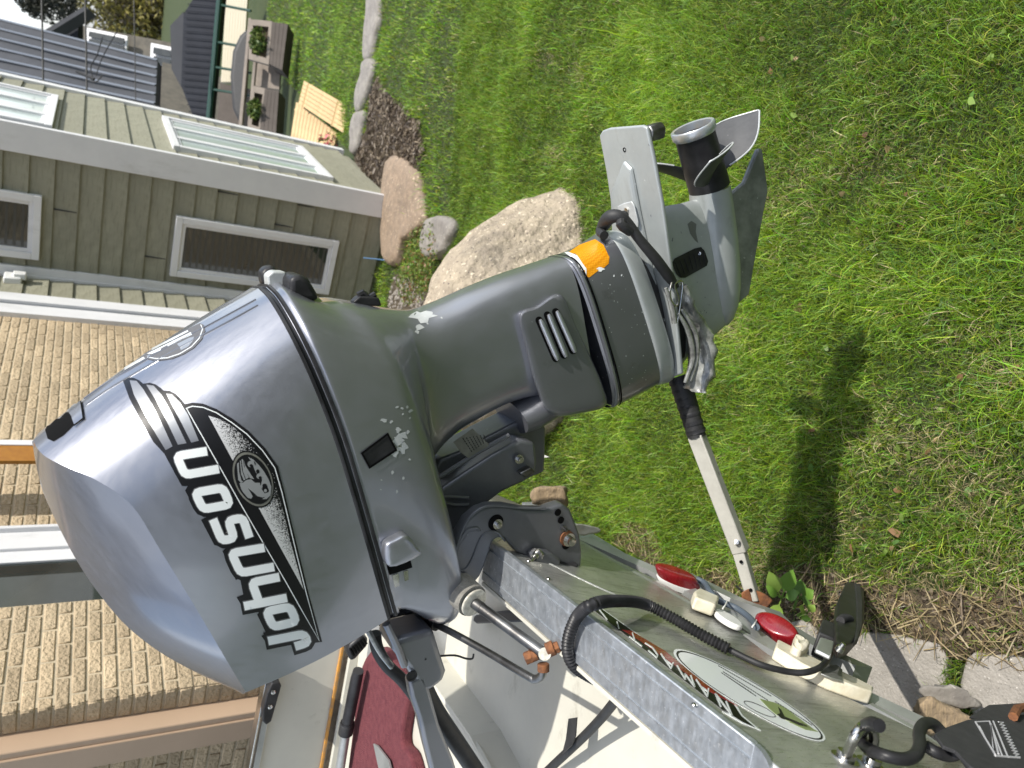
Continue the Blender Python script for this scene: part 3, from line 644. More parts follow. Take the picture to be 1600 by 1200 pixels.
# bottom flange strip
fl = [(903, 842), (1025, 896), (1127, 956), (1200, 1012), (1300, 1068), (1432, 1130)]
mb = MB(); pts = [PT(*p) for p in fl]
for a, b in zip(pts[:-1], pts[1:]): mb.prism([a, b, b - ZZ * .022 + BA * .004, a - ZZ * .022 + BA * .004], -BA * .03 + 0 * ZZ)
mb.build('chine_strip', M['alu2'], boat, smooth=False)
# channel cap
cap = thing  # (channel is a part of the boat)
e0 = A0 + BS * .02; e1 = A1
L = np.linalg.norm(e1 - e0); dch = unit(e1 - e0)
mb = MB(); c = (e0 + e1) / 2 - BA * wch / 2 - ZZ * .003
mb.box(c, dch, BA, ZZ, L / 2, wch / 2, .003)
mb.box((e0 + e1) / 2 - BA * .0015 - ZZ * .006, dch, BA, ZZ, L / 2 - .003, .0015, .003)
mb.box((e0 + e1) / 2 - BA * (wch - .0015) - ZZ * .02, dch, BA, ZZ, L / 2 - .003, .0015, .0185)
mb.build('transom_cap', M['galv'], boat, bev=.0018)
for k in (.22, .80):
    mb = MB(); mb.box((e0 + e1) / 2 - BA * wch * k + ZZ * .0003, dch, BA, ZZ, L / 2 - .004, .0011, .0011); mb.build('cap_ridge', M['galv'], boat)
mb = MB(); mb.lathe(e1 - BA * wch * .35 - ZZ * .0032, ZZ, [(-.003, .0), (-.003, wch * .35), (.003, wch * .35), (.003, .0)], 24, cap=False); mb.build('cap_end', M['galv'], boat)
mb = MB(); q = [PZ(1100, 1192, ZT - .012), PZ(1145, 1178, ZT - .012), PZ(1200, 1230, ZT - .012), PZ(1100, 1290, ZT - .012)]; mb.prism(q, -ZZ * .03); mb.build('gunwale_end', M['alu2'], boat, bev=.004)
# rivets
for (x, y) in ((795, 867), (826, 877), (976, 1003), (857, 905), (945, 985), (1120, 1120), (1085, 1102)):
    p = PT(x, y) if (x, y) != (826, 877) else PT(826, 877); mb = MB(); mb.lathe(p, NT, [(0, .004), (.0015, .0036), (.0026, .002), (.003, .0)], 10, cap=False); mb.build('rivet', M['steel'], boat)
# liner : splashwell floor, step, inner walls
ZF = ZT - .20
ZC = .955
mb = MB(); mb.prism([PZ(*p, ZF) for p in ((600, 890), (700, 860), (880, 940), (1250, 1300), (760, 1300), (735, 1150), (656, 1040), (600, 960))], -ZZ * .02); mb.build('splashwell_floor', M['cream'], boat, bev=.003)
mb = MB(); mb.tube([PZ(640, 980, ZC - .002), PZ(652, 1030, ZC - .002), PZ(735, 1150, ZC - .002), PZ(772, 1215, ZC - .002), PZ(800, 1280, ZC - .002)], .008, 8, smooth=3); mb.build('liner_edge', M['cream'], boat)
MB().prism([PZ(652, 1030, .96), PZ(735, 1150, .96), PZ(810, 1300, .96), PZ(810, 1300, .96) - ZZ * .08, PZ(735, 1150, .96) - ZZ * .08, PZ(652, 1030, .96) - ZZ * .08], -BA * .004).build('step_face', M['cream'], boat, smooth=False)
q = [PZ(770, 855, ZF), PZ(1100, 1190, ZF)]
fa, fb = e0 - BA * (wch + .004), e1 - BA * (wch + .004)
mb = MB(); mb.prism([fa - ZZ * .003, fb - ZZ * .003, fb * [1, 1, 0] + ZZ * ZF, fa * [1, 1, 0] + ZZ * ZF], -BA * .006); mb.build('inner_transom', M['cream'], boat, smooth=False)
mb = MB(); mb.prism([PZ(*p, ZC) for p in ((470, 1300), (545, 960), (640, 940), (652, 1030), (735, 1150), (772, 1215), (810, 1300))], -ZZ * .02); mb.build('liner_floor', M['cream'], boat, smooth=False)
# carpet: soft rolled edge
cp = [(540, 1225), (552, 1130), (565, 1040), (592, 1012), (625, 1050), (637, 1085), (632, 1115), (627, 1160), (640, 1180), (652, 1225)]
pts = cr([PZ(*p, ZC + .03) for p in cp], 4, closed=False); mb = MB(); mb.prism(pts, -ZZ * .03); mb.build('carpet', M['carpet'], boat, bev=.008, bseg=3)
# starboard inner side and gunwale
SPp = P(430, 1085, 2.0)
def PS(px, py, off=0.): return PL(px, py, SPp - BS * off, BS)
mb = MB(); mb.prism([PS(425, 1000), PS(545, 940), PS(486, 1290), PS(385, 1290)], BS * .01); mb.build('side_liner', M['cream'], boat, smooth=False)
def strip(l, w, m, name, off, th=.01):
    mb = MB(); a, b = PS(*l[0], off), PS(*l[1], off); a2, b2 = PS(l[0][0] + w, l[0][1], off), PS(l[1][0] + w, l[1][1], off); mb.prism([a, b, b2, a2], BS * th); return mb.build(name, m, boat, bev=.002)
strip([(538, 985), (484, 1290)], 5, M['orangep'], 'orange_edge', .006)
strip([(543, 985), (489, 1290)], 11, M['bark'], 'rub_strip', .008)
strip([(554, 985), (500, 1290)], 14, M['cream'], 'liner_lip', .02, .02)
strip([(426, 1040), (378, 1290)], 10, M['alu2'], 'gunwale', .02, .05)
strip([(420, 1040), (372, 1290)], 3, M['steel'], 'gunwale_trim', .035, .04)
q = [(437, 1066), (440, 1072), (431, 1104), (424, 1128), (416, 1133), (411, 1128), (411, 1110), (417, 1085), (425, 1068)]
mb = MB(); mb.prism([PS(*p, .06) for p in q], BS * .03); cle = mb.build('oarlock_pad', M['black'], boat, bev=.003)
for p in ((427, 1081), (422, 1104)):
    mb = MB(); mb.lathe(PS(*p, .061), -BS, [(0, .0065), (.003, .006), (.004, .003), (.002, .0)], 12, cap=False); mb.build('screw', M['steel'], cle)
# hull bottom and sides, mostly out of view
kb = PT(903, 846); pb = PT(1427, 1139); FW = -BA
mb = MB(); mb.prism([kb, pb, pb + PO * .25 + ZZ * .05, pb + PO * .25 + ZZ * .05 + FW * 3.6, kb + FW * 4.0 + ZZ * .1], -ZZ * .01); mb.prism([kb, kb + BS * .6 + ZZ * .17, kb + BS * .6 + ZZ * .17 + FW * 3.6, kb + FW * 4.0 + ZZ * .1], -ZZ * .01)
mb.build('hull_bottom', M['alu2'], boat, smooth=False)
sb = PS(430, 1085); 
mb = MB(); mb.prism([np.array([SPp[0] + .5, SPp[1] + .06, ZT - .0]), np.array([SPp[0] + .5, SPp[1] + .06, .6]), np.array([SPp[0] - 2.6, SPp[1] + .55, .6]), np.array([SPp[0] - 2.6, SPp[1] + .55, 1.1])], BS * .01)
mb.build('hull_side', M['alu2'], boat, smooth=False)

# decals on the transom (flat vinyl, drawn in the plane of the skin)
def stamp(polys, off, m, name, parent, th=.0004):
    mb = MB()
    for p in polys: mb.prism([PT(x, y, off) for (x, y) in p], NT * th)
    return mb.build(name, m, parent, smooth=False)
def ell(cx, cy, ax, ay, bx, by, n=48, s=1.): return [(cx + s * (ax * math.cos(t) + bx * math.sin(t)), cy + s * (ay * math.cos(t) + by * math.sin(t))) for t in [2 * math.pi * k / n for k in range(n)]]
EL = (1171, 1086.5, 118, 70, -13, 17)
ov = stamp([ell(*EL)], .0005, M['dwhite'], 'oval_sticker', boat)
ring = ell(*EL, s=.965); ring2 = ell(*EL, s=.94)
stamp([[ring[i], ring[(i + 1) % 48], ring2[(i + 1) % 48], ring2[i]] for i in range(48)], .0010, M['dblack'], 'border', ov)
def c5(l): return [(1030 + x / 5.926, 1000 + y / 5.926) for x, y in l]
grn = mat('sticker_green', (.20, .25, .10), .4)
stamp([c5([(930, 545), (1080, 585), (1180, 640), (1300, 730), (1440, 835), (1330, 800), (1180, 745), (1080, 690), (1010, 630)])], .0010, grn, 'green_field', ov)
stamp([c5([(1200, 760), (1330, 770), (1475, 852), (1350, 830)])], .0010, grn, 'green_field', ov)
stamp([c5([(1100, 620), (1130, 650), (1160, 710), (1260, 750), (1370, 800), (1300, 790), (1200, 745), (1130, 725), (1090, 690), (1120, 680)])], .0014, M['dblack'], 'branch_print', ov)
tx = []
for (x0, y0, x1, y1, n) in ((545, 235, 1040, 520, 24), (575, 300, 900, 520, 15), (590, 290, 1010, 560, 20), (1070, 565, 1420, 790, 15), (620, 330, 860, 490, 10)):
    for k in range(n):
        t = k / n; x, y = x0 + (x1 - x0) * t, y0 + (y1 - y0) * t; dx, dy = (x1 - x0) / n * .68, (y1 - y0) / n * .68
        tx.append(c5([(x, y), (x + dx, y + dy), (x + dx + 3, y + dy + 8), (x + 3, y + 8)]))
stamp(tx, .0010, M['dblack'], 'sticker_text', ov)
for (cx, cy, ax, ay, bx, by) in ((930, 640, 145, 70, -18, 28),):
    r1 = c5(ell(cx, cy, ax, ay, bx, by)); r2 = c5(ell(cx, cy, ax * .975, ay * .97, bx * .92, by * .92))
    stamp([[r1[i], r1[(i + 1) % 48], r2[(i + 1) % 48], r2[i]] for i in range(48)], .0012, M['dblack'], 'ring_print', ov)
# slanted lettering along the top of the skin, white with black edge over a red stroke
LB = (1240, 1160); 
def SP(u, v):   # u along transom from the port end, v 0..1 up the skin (both in image-plane fractions of the sticker)
    ax0, ay0, ax1, ay1 = 1186, 1139, 905, 935      # base run (lower edge of letters)
    x = ax0 + (ax1 - ax0) * u; y = ay0 + (ay1 - ay0) * u; wv = 15 - 6 * u
    return (x + wv * (-.75) * v * .35 + 0, y + wv * v) if False else (x - 3 * v + (1 - u) * -6 * v, y + wv * v * .0 - (0) + v * 0 + (-1) * 0 + v * (7 - 2 * u))
letters = {'N': [[(0, 0), (.15, 1), (.7, 0), (.85, 1)]], 'A': [[(0, 0), (.55, 1), (.8, 0)], [(.25, .4), (.7, .4)]], 'M': [[(0, 0), (.2, 1), (.5, .3), (.8, 1), (.9, 0)]],
           'C': [[(.8, .9), (.3, 1), (.05, .5), (.2, 0), (.7, .1)]], 'T': [[(.1, 1), (.9, 1)], [(.55, 1), (.35, 0)]], 'I': [[(.2, 0), (.4, 1)]], 'V': [[(0, 1), (.3, 0), (.9, 1)]], 'S': [[(.8, 1), (.2, .85), (.7, .35), (.1, 0)]]}
def quadstroke(pl, w):
    out = []
    for (x0, y0), (x1, y1) in zip(pl[:-1], pl[1:]):
        l = math.hypot(x1 - x0, y1 - y0) or 1; nx, ny = -(y1 - y0) / l * w, (x1 - x0) / l * w
        ex, ey = (x1 - x0) / l * w * .6, (y1 - y0) / l * w * .6
        out.append([(x0 + nx - ex, y0 + ny - ey), (x1 + nx + ex, y1 + ny + ey), (x1 - nx + ex, y1 - ny + ey), (x0 - nx - ex, y0 - ny - ey)])
    return out
b0 = (1176, 1136); b1 = (915, 942)              # letter tops side (next to the cap)
q0 = (1152, 1098); q1 = (925, 940)              # bottoms
def LT(u, v):   # v=1 top edge of letters (towards cap)
    tx_, ty_ = 1150 + (905 - 1150) * u, 1131 + (941 - 1131) * u
    bx_, by_ = 1148 + (912 - 1148) * u, 1108 + (938 - 1108) * u
    return (bx_ + (tx_ - bx_) * v - 2 * v + 2, by_ + (ty_ - by_) * v - 5)
# black/red backing strip
back = [(1189, 1142), (1160, 1131), (1128, 1112)] + [LT(u, .98) for u in np.linspace(.06, .97, 14)] + [LT(u, -.10) for u in np.linspace(.97, .0, 14)] + [(1160, 1118)]
lg = stamp([back], .0006, M['dwhite'], 'lettering_sticker', boat)
back2 = [(1180, 1137), (1160, 1128), (1128, 1108)] + [LT(u, .98) for u in np.linspace(.06, .96, 14)] + [LT(u, -.0) for u in np.linspace(.96, .02, 14)] + [(1158, 1119)]
stamp([back2], .0010, M['dblack'], 'backing', lg)
word = 'NAMACTIV'; wl = []
for i, ch in enumerate(word):
    for s in letters[ch]: wl += quadstroke([LT((i + x * .86 - .45 * (y) + .3) / len(word) * .93 + .03, y * .66 + .20) for x, y in s], 1.15 - .05 * i)
stamp(wl, .0016, M['dwhite'], 'letters', lg)
redp = [(1152, 1103), (1120, 1083), (1075, 1047), (1040, 1018), (985, 985), (972, 984), (1000, 1001), (1040, 1029), (1080, 1058), (1110, 1081)]
stamp([redp], .0013, M['red'], 'red_stroke', lg)

# conduit over the transom
def corr(mb, pts, r, pitch=.0052, n=12):
    P_ = cr(pts, 24); L = [0]
    for a, b in zip(P_[:-1], P_[1:]): L.append(L[-1] + np.linalg.norm(b - a))
    s = np.arange(0, L[-1], pitch / 4); Q = np.stack([np.interp(s, L, [p[i] for p in P_]) for i in range(3)], 1)
    return mb.tube(list(Q), [r * (1 + .13 * math.sin(i * math.pi / 2)) for i in range(len(Q))], n)
cd_ = thing('wiring_conduit', PT(1000, 950, .02), 'black corrugated conduit looped over the galvanised transom cap', 'conduit')
pp = [PT(1138, 1014, .010), PT(1090, 988, .012), PT(1045, 962, .014), PT(1005, 943, .018), PT(960, 939, .03), PZ(925, 945, ZT + .018), PZ(903, 962, ZT + .014), PZ(890, 990, ZT + .014), PZ(887, 1018, ZT + .010), PZ(897, 1040, ZT - .004), PZ(918, 1055, ZT - .03), PZ(940, 1066, ZT - .06)]
corr(MB(), pp, .0078).build('sleeve', M['black'], cd_, ang=60)
pp2 = [PZ(938, 1064, ZT - .06), PZ(966, 1082, ZT - .10), PZ(948, 1112, ZT - .13), PZ(918, 1145, ZT - .15), PZ(890, 1172, ZT - .16), PZ(855, 1205, ZT - .17), PZ(820, 1240, ZT - .175)]
MB().tube(pp2, .0075, 12, smooth=6).build('taped_loom', M['blackm'], cd_)
mb = MB(); c = PZ(890, 1172, ZT - .155); mb.prism([PZ(*p, ZT - .14) for p in ((888, 1123), (901, 1121), (899, 1150), (893, 1165), (878, 1178), (884, 1155))], -ZZ * .002); mb.build('tape_tail', M['blackm'], cd_, smooth=False)
pp3 = [PT(1134, 1012, .008), PT(1165, 1028, .007), PT(1196, 1041, .008), PT(1235, 1050, .012)]
mb = MB(); mb.tube(pp3 + [PT(1262, 1050, .02), PT(1285, 1040, .03), PT(1298, 1020, .035), PT(1299, 1000, .04), PT(1306, 980, .05), PT(1318, 970, .055)], [.0045] * 10, 10, smooth=5); mb.build('cable', M['black'], cd_)

# transducer
td = thing('transducer', PT(1310, 1000, .05), 'black wedge shaped sonar transducer standing off the transom corner', 'transducer')
q = [(1331, 904), (1344, 908), (1346, 945), (1345, 985), (1338, 1008), (1322, 1026), (1306, 1032), (1300, 1020), (1300, 985), (1303, 955), (1316, 925)]
base = [PT(*p, .045) for p in q]; mb = MB(); mb.prism(base, NT * .022); mb.build('body', M['black'], td, bev=.004, bseg=3)
q2 = [(1341, 907), (1346, 945), (1345, 985), (1338, 1008), (1332, 1010), (1336, 985), (1336, 945), (1333, 910)]
mb = MB(); mb.prism([PT(*p, .06) for p in q2], NT * .010); mb.build('keel_rib', M['blackm'], td, bev=.002)
corr(MB(), [PT(1313, 970, .068), PT(1320, 966, .070), PT(1328, 968, .066)], .007, pitch=.006).build('cable_boot', M['black'], td)
mb = MB(); mb.lathe(PT(1310, 1017, .066), unit(NT + PO * .3), [(0, .006), (.006, .006), (.008, .004), (.013, .0035), (.0135, 0)], 14, cap=False); mb.build('bolt', M['steel'], td)
mb = MB(); mb.prism([PT(*p, .01) for p in ((1274, 1000), (1302, 1010), (1296, 1036), (1266, 1024))], NT * .04); mb.build('bracket', M['blackm'], td, bev=.003)
mb = MB(); mb.prism([PT(*p, .055) for p in ((1280, 1001), (1302, 1008), (1296, 1032), (1272, 1020))], NT * .006); mb.build('bracket_plate', M['alu2'], td, bev=.002)
mb = MB(); mb.prism([PT(*p, .02) for p in ((1280, 1040), (1308, 1041), (1316, 1048), (1316, 1066), (1296, 1060), (1282, 1054))], NT * .002); mb.build('tab', M['alu'], td, bev=.003)
# caulked mounting blocks
def lumpy(poly, off, th, m, name, label, cat, group=None, seed=0, f=90., a=.002):
    P_ = [PT(*p, off) for p in poly]; c = np.mean(P_, 0); R_ = cr(P_, 4, closed=True)
    loops = [[p for p in R_], [p + NT * th * .75 for p in R_], [c + (p - c) * .9 + NT * th for p in R_], [c + (p - c) * .4 + NT * th * 1.02 for p in R_]]
    V, F = loft(loops, 4); V = np.array([v + NT * (noise.noise(Vector(v * f)) * a * 2) + unit(v - c) * noise.noise(Vector(v * f * .6 + 9)) * a for v in V])
    return tag(mesh(name, V, F, m, ang=50), label, cat, group)
tag(MB().prism([PT(*p, .0) for p in ((1209, 1017), (1245, 1036), (1290, 1059), (1334, 1080), (1358, 1093), (1356, 1101), (1330, 1093), (1290, 1078), (1245, 1056), (1205, 1030))], NT * .020).build('mounting_pad', M['caulk'], bev=.0025), 'yellowed plastic mounting pad sealed to the bottom of the transom under the transducer', 'mounting pad')
lumpy([(1236, 1012), (1252, 1018), (1258, 1028), (1246, 1034), (1232, 1026)], .012, .02, M['caulk'], 'sealant_lump', 'rough cream lump of sealant beside the nearer red light', 'sealant', seed=3, a=.005)
mb = MB(); mb.prism([PT(*p, .004) for p in ((1078, 942), (1086, 936), (1118, 950), (1116, 958), (1112, 964), (1080, 952))], NT * .022); tag(mb.build('wire_block', M['caulk'], bev=.004, bseg=3), 'cream plastic wiring block next to the farther red light', 'wiring block')
mb = MB(); e = ell(1136, 973, 22, 13, -3, 5, 24); mb.prism([PT(*p, .004) for p in e], NT * .010); tag(mb.build('drain_cover', M['white'], bev=.003, bseg=3), 'white oval cover ringed in black between the two red lights', 'cover')
def lamp(cx, cy, a, b, label):
    t = thing('trailer_light', PT(cx, cy, .0), label, 'trailer light', 'red lights along the transom bottom')
    ax = unit(PT(cx + a[0], cy + a[1]) - PT(cx, cy)); la = np.linalg.norm(PT(cx + a[0], cy + a[1]) - PT(cx, cy)); up_ = unit(np.cross(NT, ax)); 
    if up_[2] < 0: up_ = -up_
    nz = unit(NT * .75 + ZZ * .65); up_ = unit(np.cross(nz, ax)); lb = b; c0 = PT(cx, cy, .010)
    def loop(s, h): return [c0 + ax * la * s * math.cos(t_) + up_ * lb * s * math.sin(t_) + nz * h for t_ in [2 * math.pi * k / 40 for k in range(40)]]
    V, F = loft([loop(1.07, -.016), loop(1.08, -.004), loop(1.03, .000)]); mesh('base', V, F, M['white'], t)
    V, F = loft([loop(1.0, .0), loop(.99, .014), loop(.96, .021), loop(.86, .026), loop(.5, .028), loop(.1, .0285)], 3); mesh('lens', V, F, M['red'], t)
    return t
lamp(1061, 908, (32, 10), .017, 'red oval trailer light with a cream base, farther of the two on the transom bottom')
lamp(1217, 992, (33, 17), .020, 'scuffed red oval trailer light nearest the transducer')
# wires between lamps
mb = MB(); mb.tube([PT(1090, 905, .02), PT(1102, 912, .02), PT(1110, 925, .02), PT(1122, 938, .015), PT(1150, 950, .015), PT(1172, 966, .015), PT(1182, 980, .02)], .0055, 10, smooth=4); tag(mb.build('taped_cable', mat('slate_taped_cable', (.07, .09, .115), .6, bump=.3, bs=200, bd=.001)), 'slate coloured taped cable running between the two red trailer lights', 'cable')
for i, (x, y) in enumerate(((1132, 946), (1178, 975))):
    mb = MB(); mb.tube([PT(x - 3, y + 5, .02), PT(x + 1, y, .024), PT(x + 4, y - 6, .02)], .0014, 6, smooth=3); tag(mb.build('cable_tie', M['white']), ('white cable tie round the slate cable, the one farther from the transducer', 'white cable tie round the slate cable, the one at the nearer red light')[i], 'cable tie', 'cable ties on the taped cable')

# U bolt, hook and ratchet strap at the lower right corner
ub = thing('tie_down_eye', PT(1355, 1165), 'stainless U shaped tie down eye bolted to the transom', 'tie down eye')
mb = MB(); mb.tube([PT(1322, 1182, 0), PT(1326, 1172, .02), PT(1336, 1150, .045), PT(1350, 1134, .055), PT(1362, 1138, .05), PT(1366, 1155, .035), PT(1362, 1178, .01), PT(1361, 1190, 0)], .0055, 12, smooth=5); mb.build('bow', M['steel'], ub)
for (x, y) in ((1320, 1186), (1360, 1194)):
    mb = MB(); mb.lathe(PT(x, y, 0), NT, [(0, .015), (.0015, .015), (.0016, .010), (.008, .010), (.008, 0)], 22, cap=False); mb.build('nut', M['steel'], ub)
hk = thing('strap_hook', PT(1420, 1160, .04), 'black coated double S hook through the steel eye', 'hook')
mb = MB(); mb.tube([PT(1374, 1134, .075), PT(1362, 1130, .07), PT(1350, 1136, .05), PT(1345, 1148, .03), PT(1352, 1166, .025), PT(1375, 1178, .035), PT(1410, 1186, .04), PT(1430, 1180, .045), PT(1437, 1163, .05), PT(1436, 1145, .055), PT(1444, 1131, .06), PT(1458, 1131, .06), PT(1470, 1142, .055)], .0065, 12, smooth=5); mb.build('hook_rod', M['black'], hk)
mb = MB(); mb.tube([PT(1447, 1166, .045), PT(1462, 1175, .045), PT(1482, 1181, .045), PT(1494, 1178, .05)], .0065, 12, smooth=5); mb.build('hook_rod', M['black'], hk)
st = thing('ratchet_strap', PT(1540, 1160, .05), 'black nylon tie down strap with grey zigzag stitching at the lower right corner', 'strap')
q = [(1460, 1146), (1478, 1136), (1512, 1124), (1560, 1119), (1640, 1113), (1640, 1240), (1560, 1222), (1515, 1196), (1492, 1172), (1474, 1165)]
mb = MB(); mb.prism([PT(*p, .06) for p in q], -NT * .004); mb.build('webbing', M['web'], st, bev=.001)
mb = MB(); mb.prism([PT(*p, .03) for p in ((1515, 1119), (1545, 1101), (1600, 1098), (1640, 1098), (1640, 1130), (1560, 1128))], -NT * .004); mb.build('webbing', M['web'], st, bev=.001)
mb = MB(); mb.prism([PT(*p, .05) for p in ((1500, 1180), (1560, 1196), (1640, 1210), (1640, 1260), (1530, 1225))], -NT * .004); mb.build('webbing', M['web'], st, bev=.001)
def st_line(l, r=.0011): MB().tube([PT(*p, .0605) for p in l], r, 5).build('stitching', M['stitch'], st)
st_line([(1524, 1128), (1555, 1179)]); st_line([(1546, 1127), (1566, 1181)]); st_line([(1552, 1127), (1575, 1183)]); st_line([(1524, 1128), (1546, 1127)])
st_line([(1530, 1135), (1552, 1172), (1548, 1130), (1560, 1178)]); st_line([(1555, 1181), (1593, 1184)])
zz = []
for k in range(13): t = k / 12; zz += [(1560 + 26 * t, 1128 + 54 * t), (1568 + 26 * t, 1129 + 54 * t)]
st_line(zz, .0008)
mb = MB(); mb.tube([PT(1583, 1120, .065), PT(1590, 1107, .07), PT(1610, 1104, .07)], .006, 8); mb.build('buckle_bar', M['rust'], st)

# trailer: cross member, post, transom saver, far light
tr = thing('boat_trailer', PT(1180, 960) * [1, 1, 0] + ZZ * .05, 'galvanised boat trailer under the transom, mostly hidden', 'trailer')
l = [(1040, 900), (1127, 944), (1180, 962), (1200, 985), (1262, 1024), (1322, 1052)]
mb = MB(); pts = [PT(*p, .0) - NT * .01 - ZZ * .02 for p in l]
for a, b in zip(pts[:-1], pts[1:]): mb.prism([a + NT * .02, b + NT * .02, b - ZZ * .05 + NT * .01, a - ZZ * .05 + NT * .01], -NT * .05)
mb.build('cross_member', M['alu2'], tr, smooth=False)
mb = MB(); a = PT(1040, 900) - ZZ * .04 - BA * .1; mb.box(a + BS * .1 - ZZ * .06, BS, BA, ZZ, .55, .03, .03); mb.build('rear_beam', M['galv'], tr)
g = G(860, 800); sv0 = P(1178, 938, 1.46)
mb = MB(); mb.prism([P(x, y, 1.445) for x, y in ((1158, 926), (1172, 918), (1196, 928), (1208, 938), (1198, 952), (1176, 956), (1160, 946))], unit(sv0 - EYE) * .03); mb.build('socket', M['rust'], tr, bev=.003)

# ================================================================ OUTBOARD MOTOR
_h = math.radians(10.5); _T = math.radians(25)
MBh = np.array([math.cos(_h), -math.sin(_h), 0.])
ma = -math.cos(_T) * ZZ + math.sin(_T) * MBh            # down the shaft
mb_ = math.cos(_T) * MBh + math.sin(_T) * ZZ            # aft
mw = np.array([-math.sin(_h), -math.cos(_h), 0.])       # port, towards the camera
MO = P(760, 600, 1.25)
def MP(px, py, w=0.):
    p = PL(px, py, MO + mw * w, mw); q = p - MO; return np.array([q @ ma, q @ mb_, w]), p
def L2(u, v, w): return MO + ma * u + mb_ * v + mw * w
motor = thing('outboard_motor', MP(640, 720)[1] * [1, 1, 0] + ZZ * .9, 'grey tilted outboard motor with a large black and white side decal', 'outboard motor')
def MW(px, py, w): return MP(px, py, w)[1]

# ---- cowl
seam = [(404, 450, 0), (422, 470, .07), (452, 522, .122), (485, 592, .148), (520, 680, .162), (547, 765, .166), (572, 850, .163), (592, 920, .15), (606, 968, .128), None]
crease = [(52, 688, 0), (58, 700, .038), (72, 714, .070), (104, 730, .100), (152, 751, .127), (206, 790, .147), (252, 862, .155), (303, 945, .155), (346, 1018, .148), (384, 1082, .122), None]
ridge = [(50, 690, 0), (52, 700, 0), (55, 720, 0), (66, 765, 0), (88, 815, 0), (120, 876, 0), (155, 928, 0), (200, 980, 0), (258, 1024, 0), (330, 1062, 0), (372, 1078, 0)]
# resample to a common number of stations
def line3(l, extra=None):
    p = [MW(*q) for q in l if q is not None]
    return p
def resamp(p, n):
    p = cr(p, 12); L = [0]
    for a, b in zip(p[:-1], p[1:]): L.append(L[-1] + np.linalg.norm(b - a))
    s = np.linspace(0, L[-1], n); return np.stack([np.interp(s, L, [q[i] for q in p]) for i in range(3)], 1)
N_ = 72
sm = line3(seam); q = MP(606, 968, .128)[0]; fs = [L2(q[0] + .004, q[1] - .022, .09), L2(q[0] + .004, q[1] - .030, .045), L2(q[0] + .004, q[1] - .032, 0)]
smP = resamp(sm, N_)
cm = line3(crease); q = MP(384, 1082, .112)[0]; fc = [L2(q[0] - .002, q[1] - .006, .08), L2(q[0] - .004, q[1] - .010, .04), L2(q[0] - .005, q[1] - .012, 0)]
crP = resamp(cm, N_)
rgP = resamp(line3(ridge), N_)
# front strip stations appended
def front(end, pts, n=14):
    p = resamp([end] + pts, n + 1)[1:]; return p
smP = np.vstack([smP, front(smP[-1], fs)]); crP = np.vstack([crP, front(crP[-1], fc)])
rgP = np.vstack([rgP, np.repeat(rgP[-1:], 14, 0)])
NS = len(smP)
rows = []
for i in range(25):         # seam -> crease, slight outward belly
    t = i / 24; b = math.sin(math.pi * t) * .010
    r = smP * (1 - t) + crP * t
    wv = np.clip(((r - MO) @ mw) / .12, 0, 1)[:, None]
    k = np.arange(NS) / (NS - 1)
    r = r + mw * b * wv + mb_ * (b * .9) * np.clip(1 - k * 4, 0, 1)[:, None]
    rows.append(r)
for i in range(1, 17):      # crease -> ridge, crowned
    t = i / 16; s_, c_ = math.sin(t * math.pi / 2), math.cos(t * math.pi / 2)
    lin = crP * (1 - t) + rgP * t
    hw = ((crP - MO) @ mw)[:, None]; base = crP - mw * hw
    el = base + (rgP - base) * s_ + mw * hw * c_
    rows.append(lin * .86 + el * .14)
rows = np.array(rows)
def mirror(p): q = (p - MO) @ mw; return p - mw * (2 * q)[..., None]
full = np.concatenate([rows, mirror(rows[:, -2:0:-1])], 1)
nn_ = full.shape[1]; mm_ = full.shape[0]
V = full.reshape(-1, 3); F = [(i * nn_ + k, i * nn_ + (k + 1) % nn_, (i + 1) * nn_ + (k + 1) % nn_, (i + 1) * nn_ + k) for i in range(mm_ - 1) for k in range(nn_)]
cowl = mesh('cowl', V, F, M['paint'], motor, ang=14)
BV = BVHTree.FromPolygons([tuple(v) for v in V], F)
def on(bv, px, py, off=.0006, side=None):
    r = ray(px, py); h = bv.ray_cast(Vector(EYE), Vector(unit(r)))
    if h[0] is None: return None
    n = h[1]
    if n.dot(Vector(r)) > 0: n = -n
    return np.array(h[0]) + np.array(n) * off
def pip(x, y, poly):
    c = False; n = len(poly); j = n - 1
    for i in range(n):
        xi, yi = poly[i]; xj, yj = poly[j]
        if (yi > y) != (yj > y) and x < (xj - xi) * (y - yi) / (yj - yi) + xi: c = not c
        j = i
    return c
def cdt(poly, step):
    xs = [p[0] for p in poly]; ys = [p[1] for p in poly]; vs = []; n0 = 0
    for i in range(len(poly)):
        a, b = poly[i], poly[(i + 1) % len(poly)]; k = max(1, int(math.hypot(b[0] - a[0], b[1] - a[1]) / step))
        for j in range(k): vs.append(Vector((a[0] + (b[0] - a[0]) * j / k, a[1] + (b[1] - a[1]) * j / k)))
    n0 = len(vs); ed = [(i, (i + 1) % n0) for i in range(n0)]
    x = min(xs) + step * .5
    while x < max(xs):
        y = min(ys) + step * .5
        while y < max(ys):
            if pip(x, y, poly) : vs.append(Vector((x + .01, y + .013)))
            y += step
        x += step
    r = geometry.delaunay_2d_cdt(vs, ed, [], 1, 1e-4); return r[0], r[2]
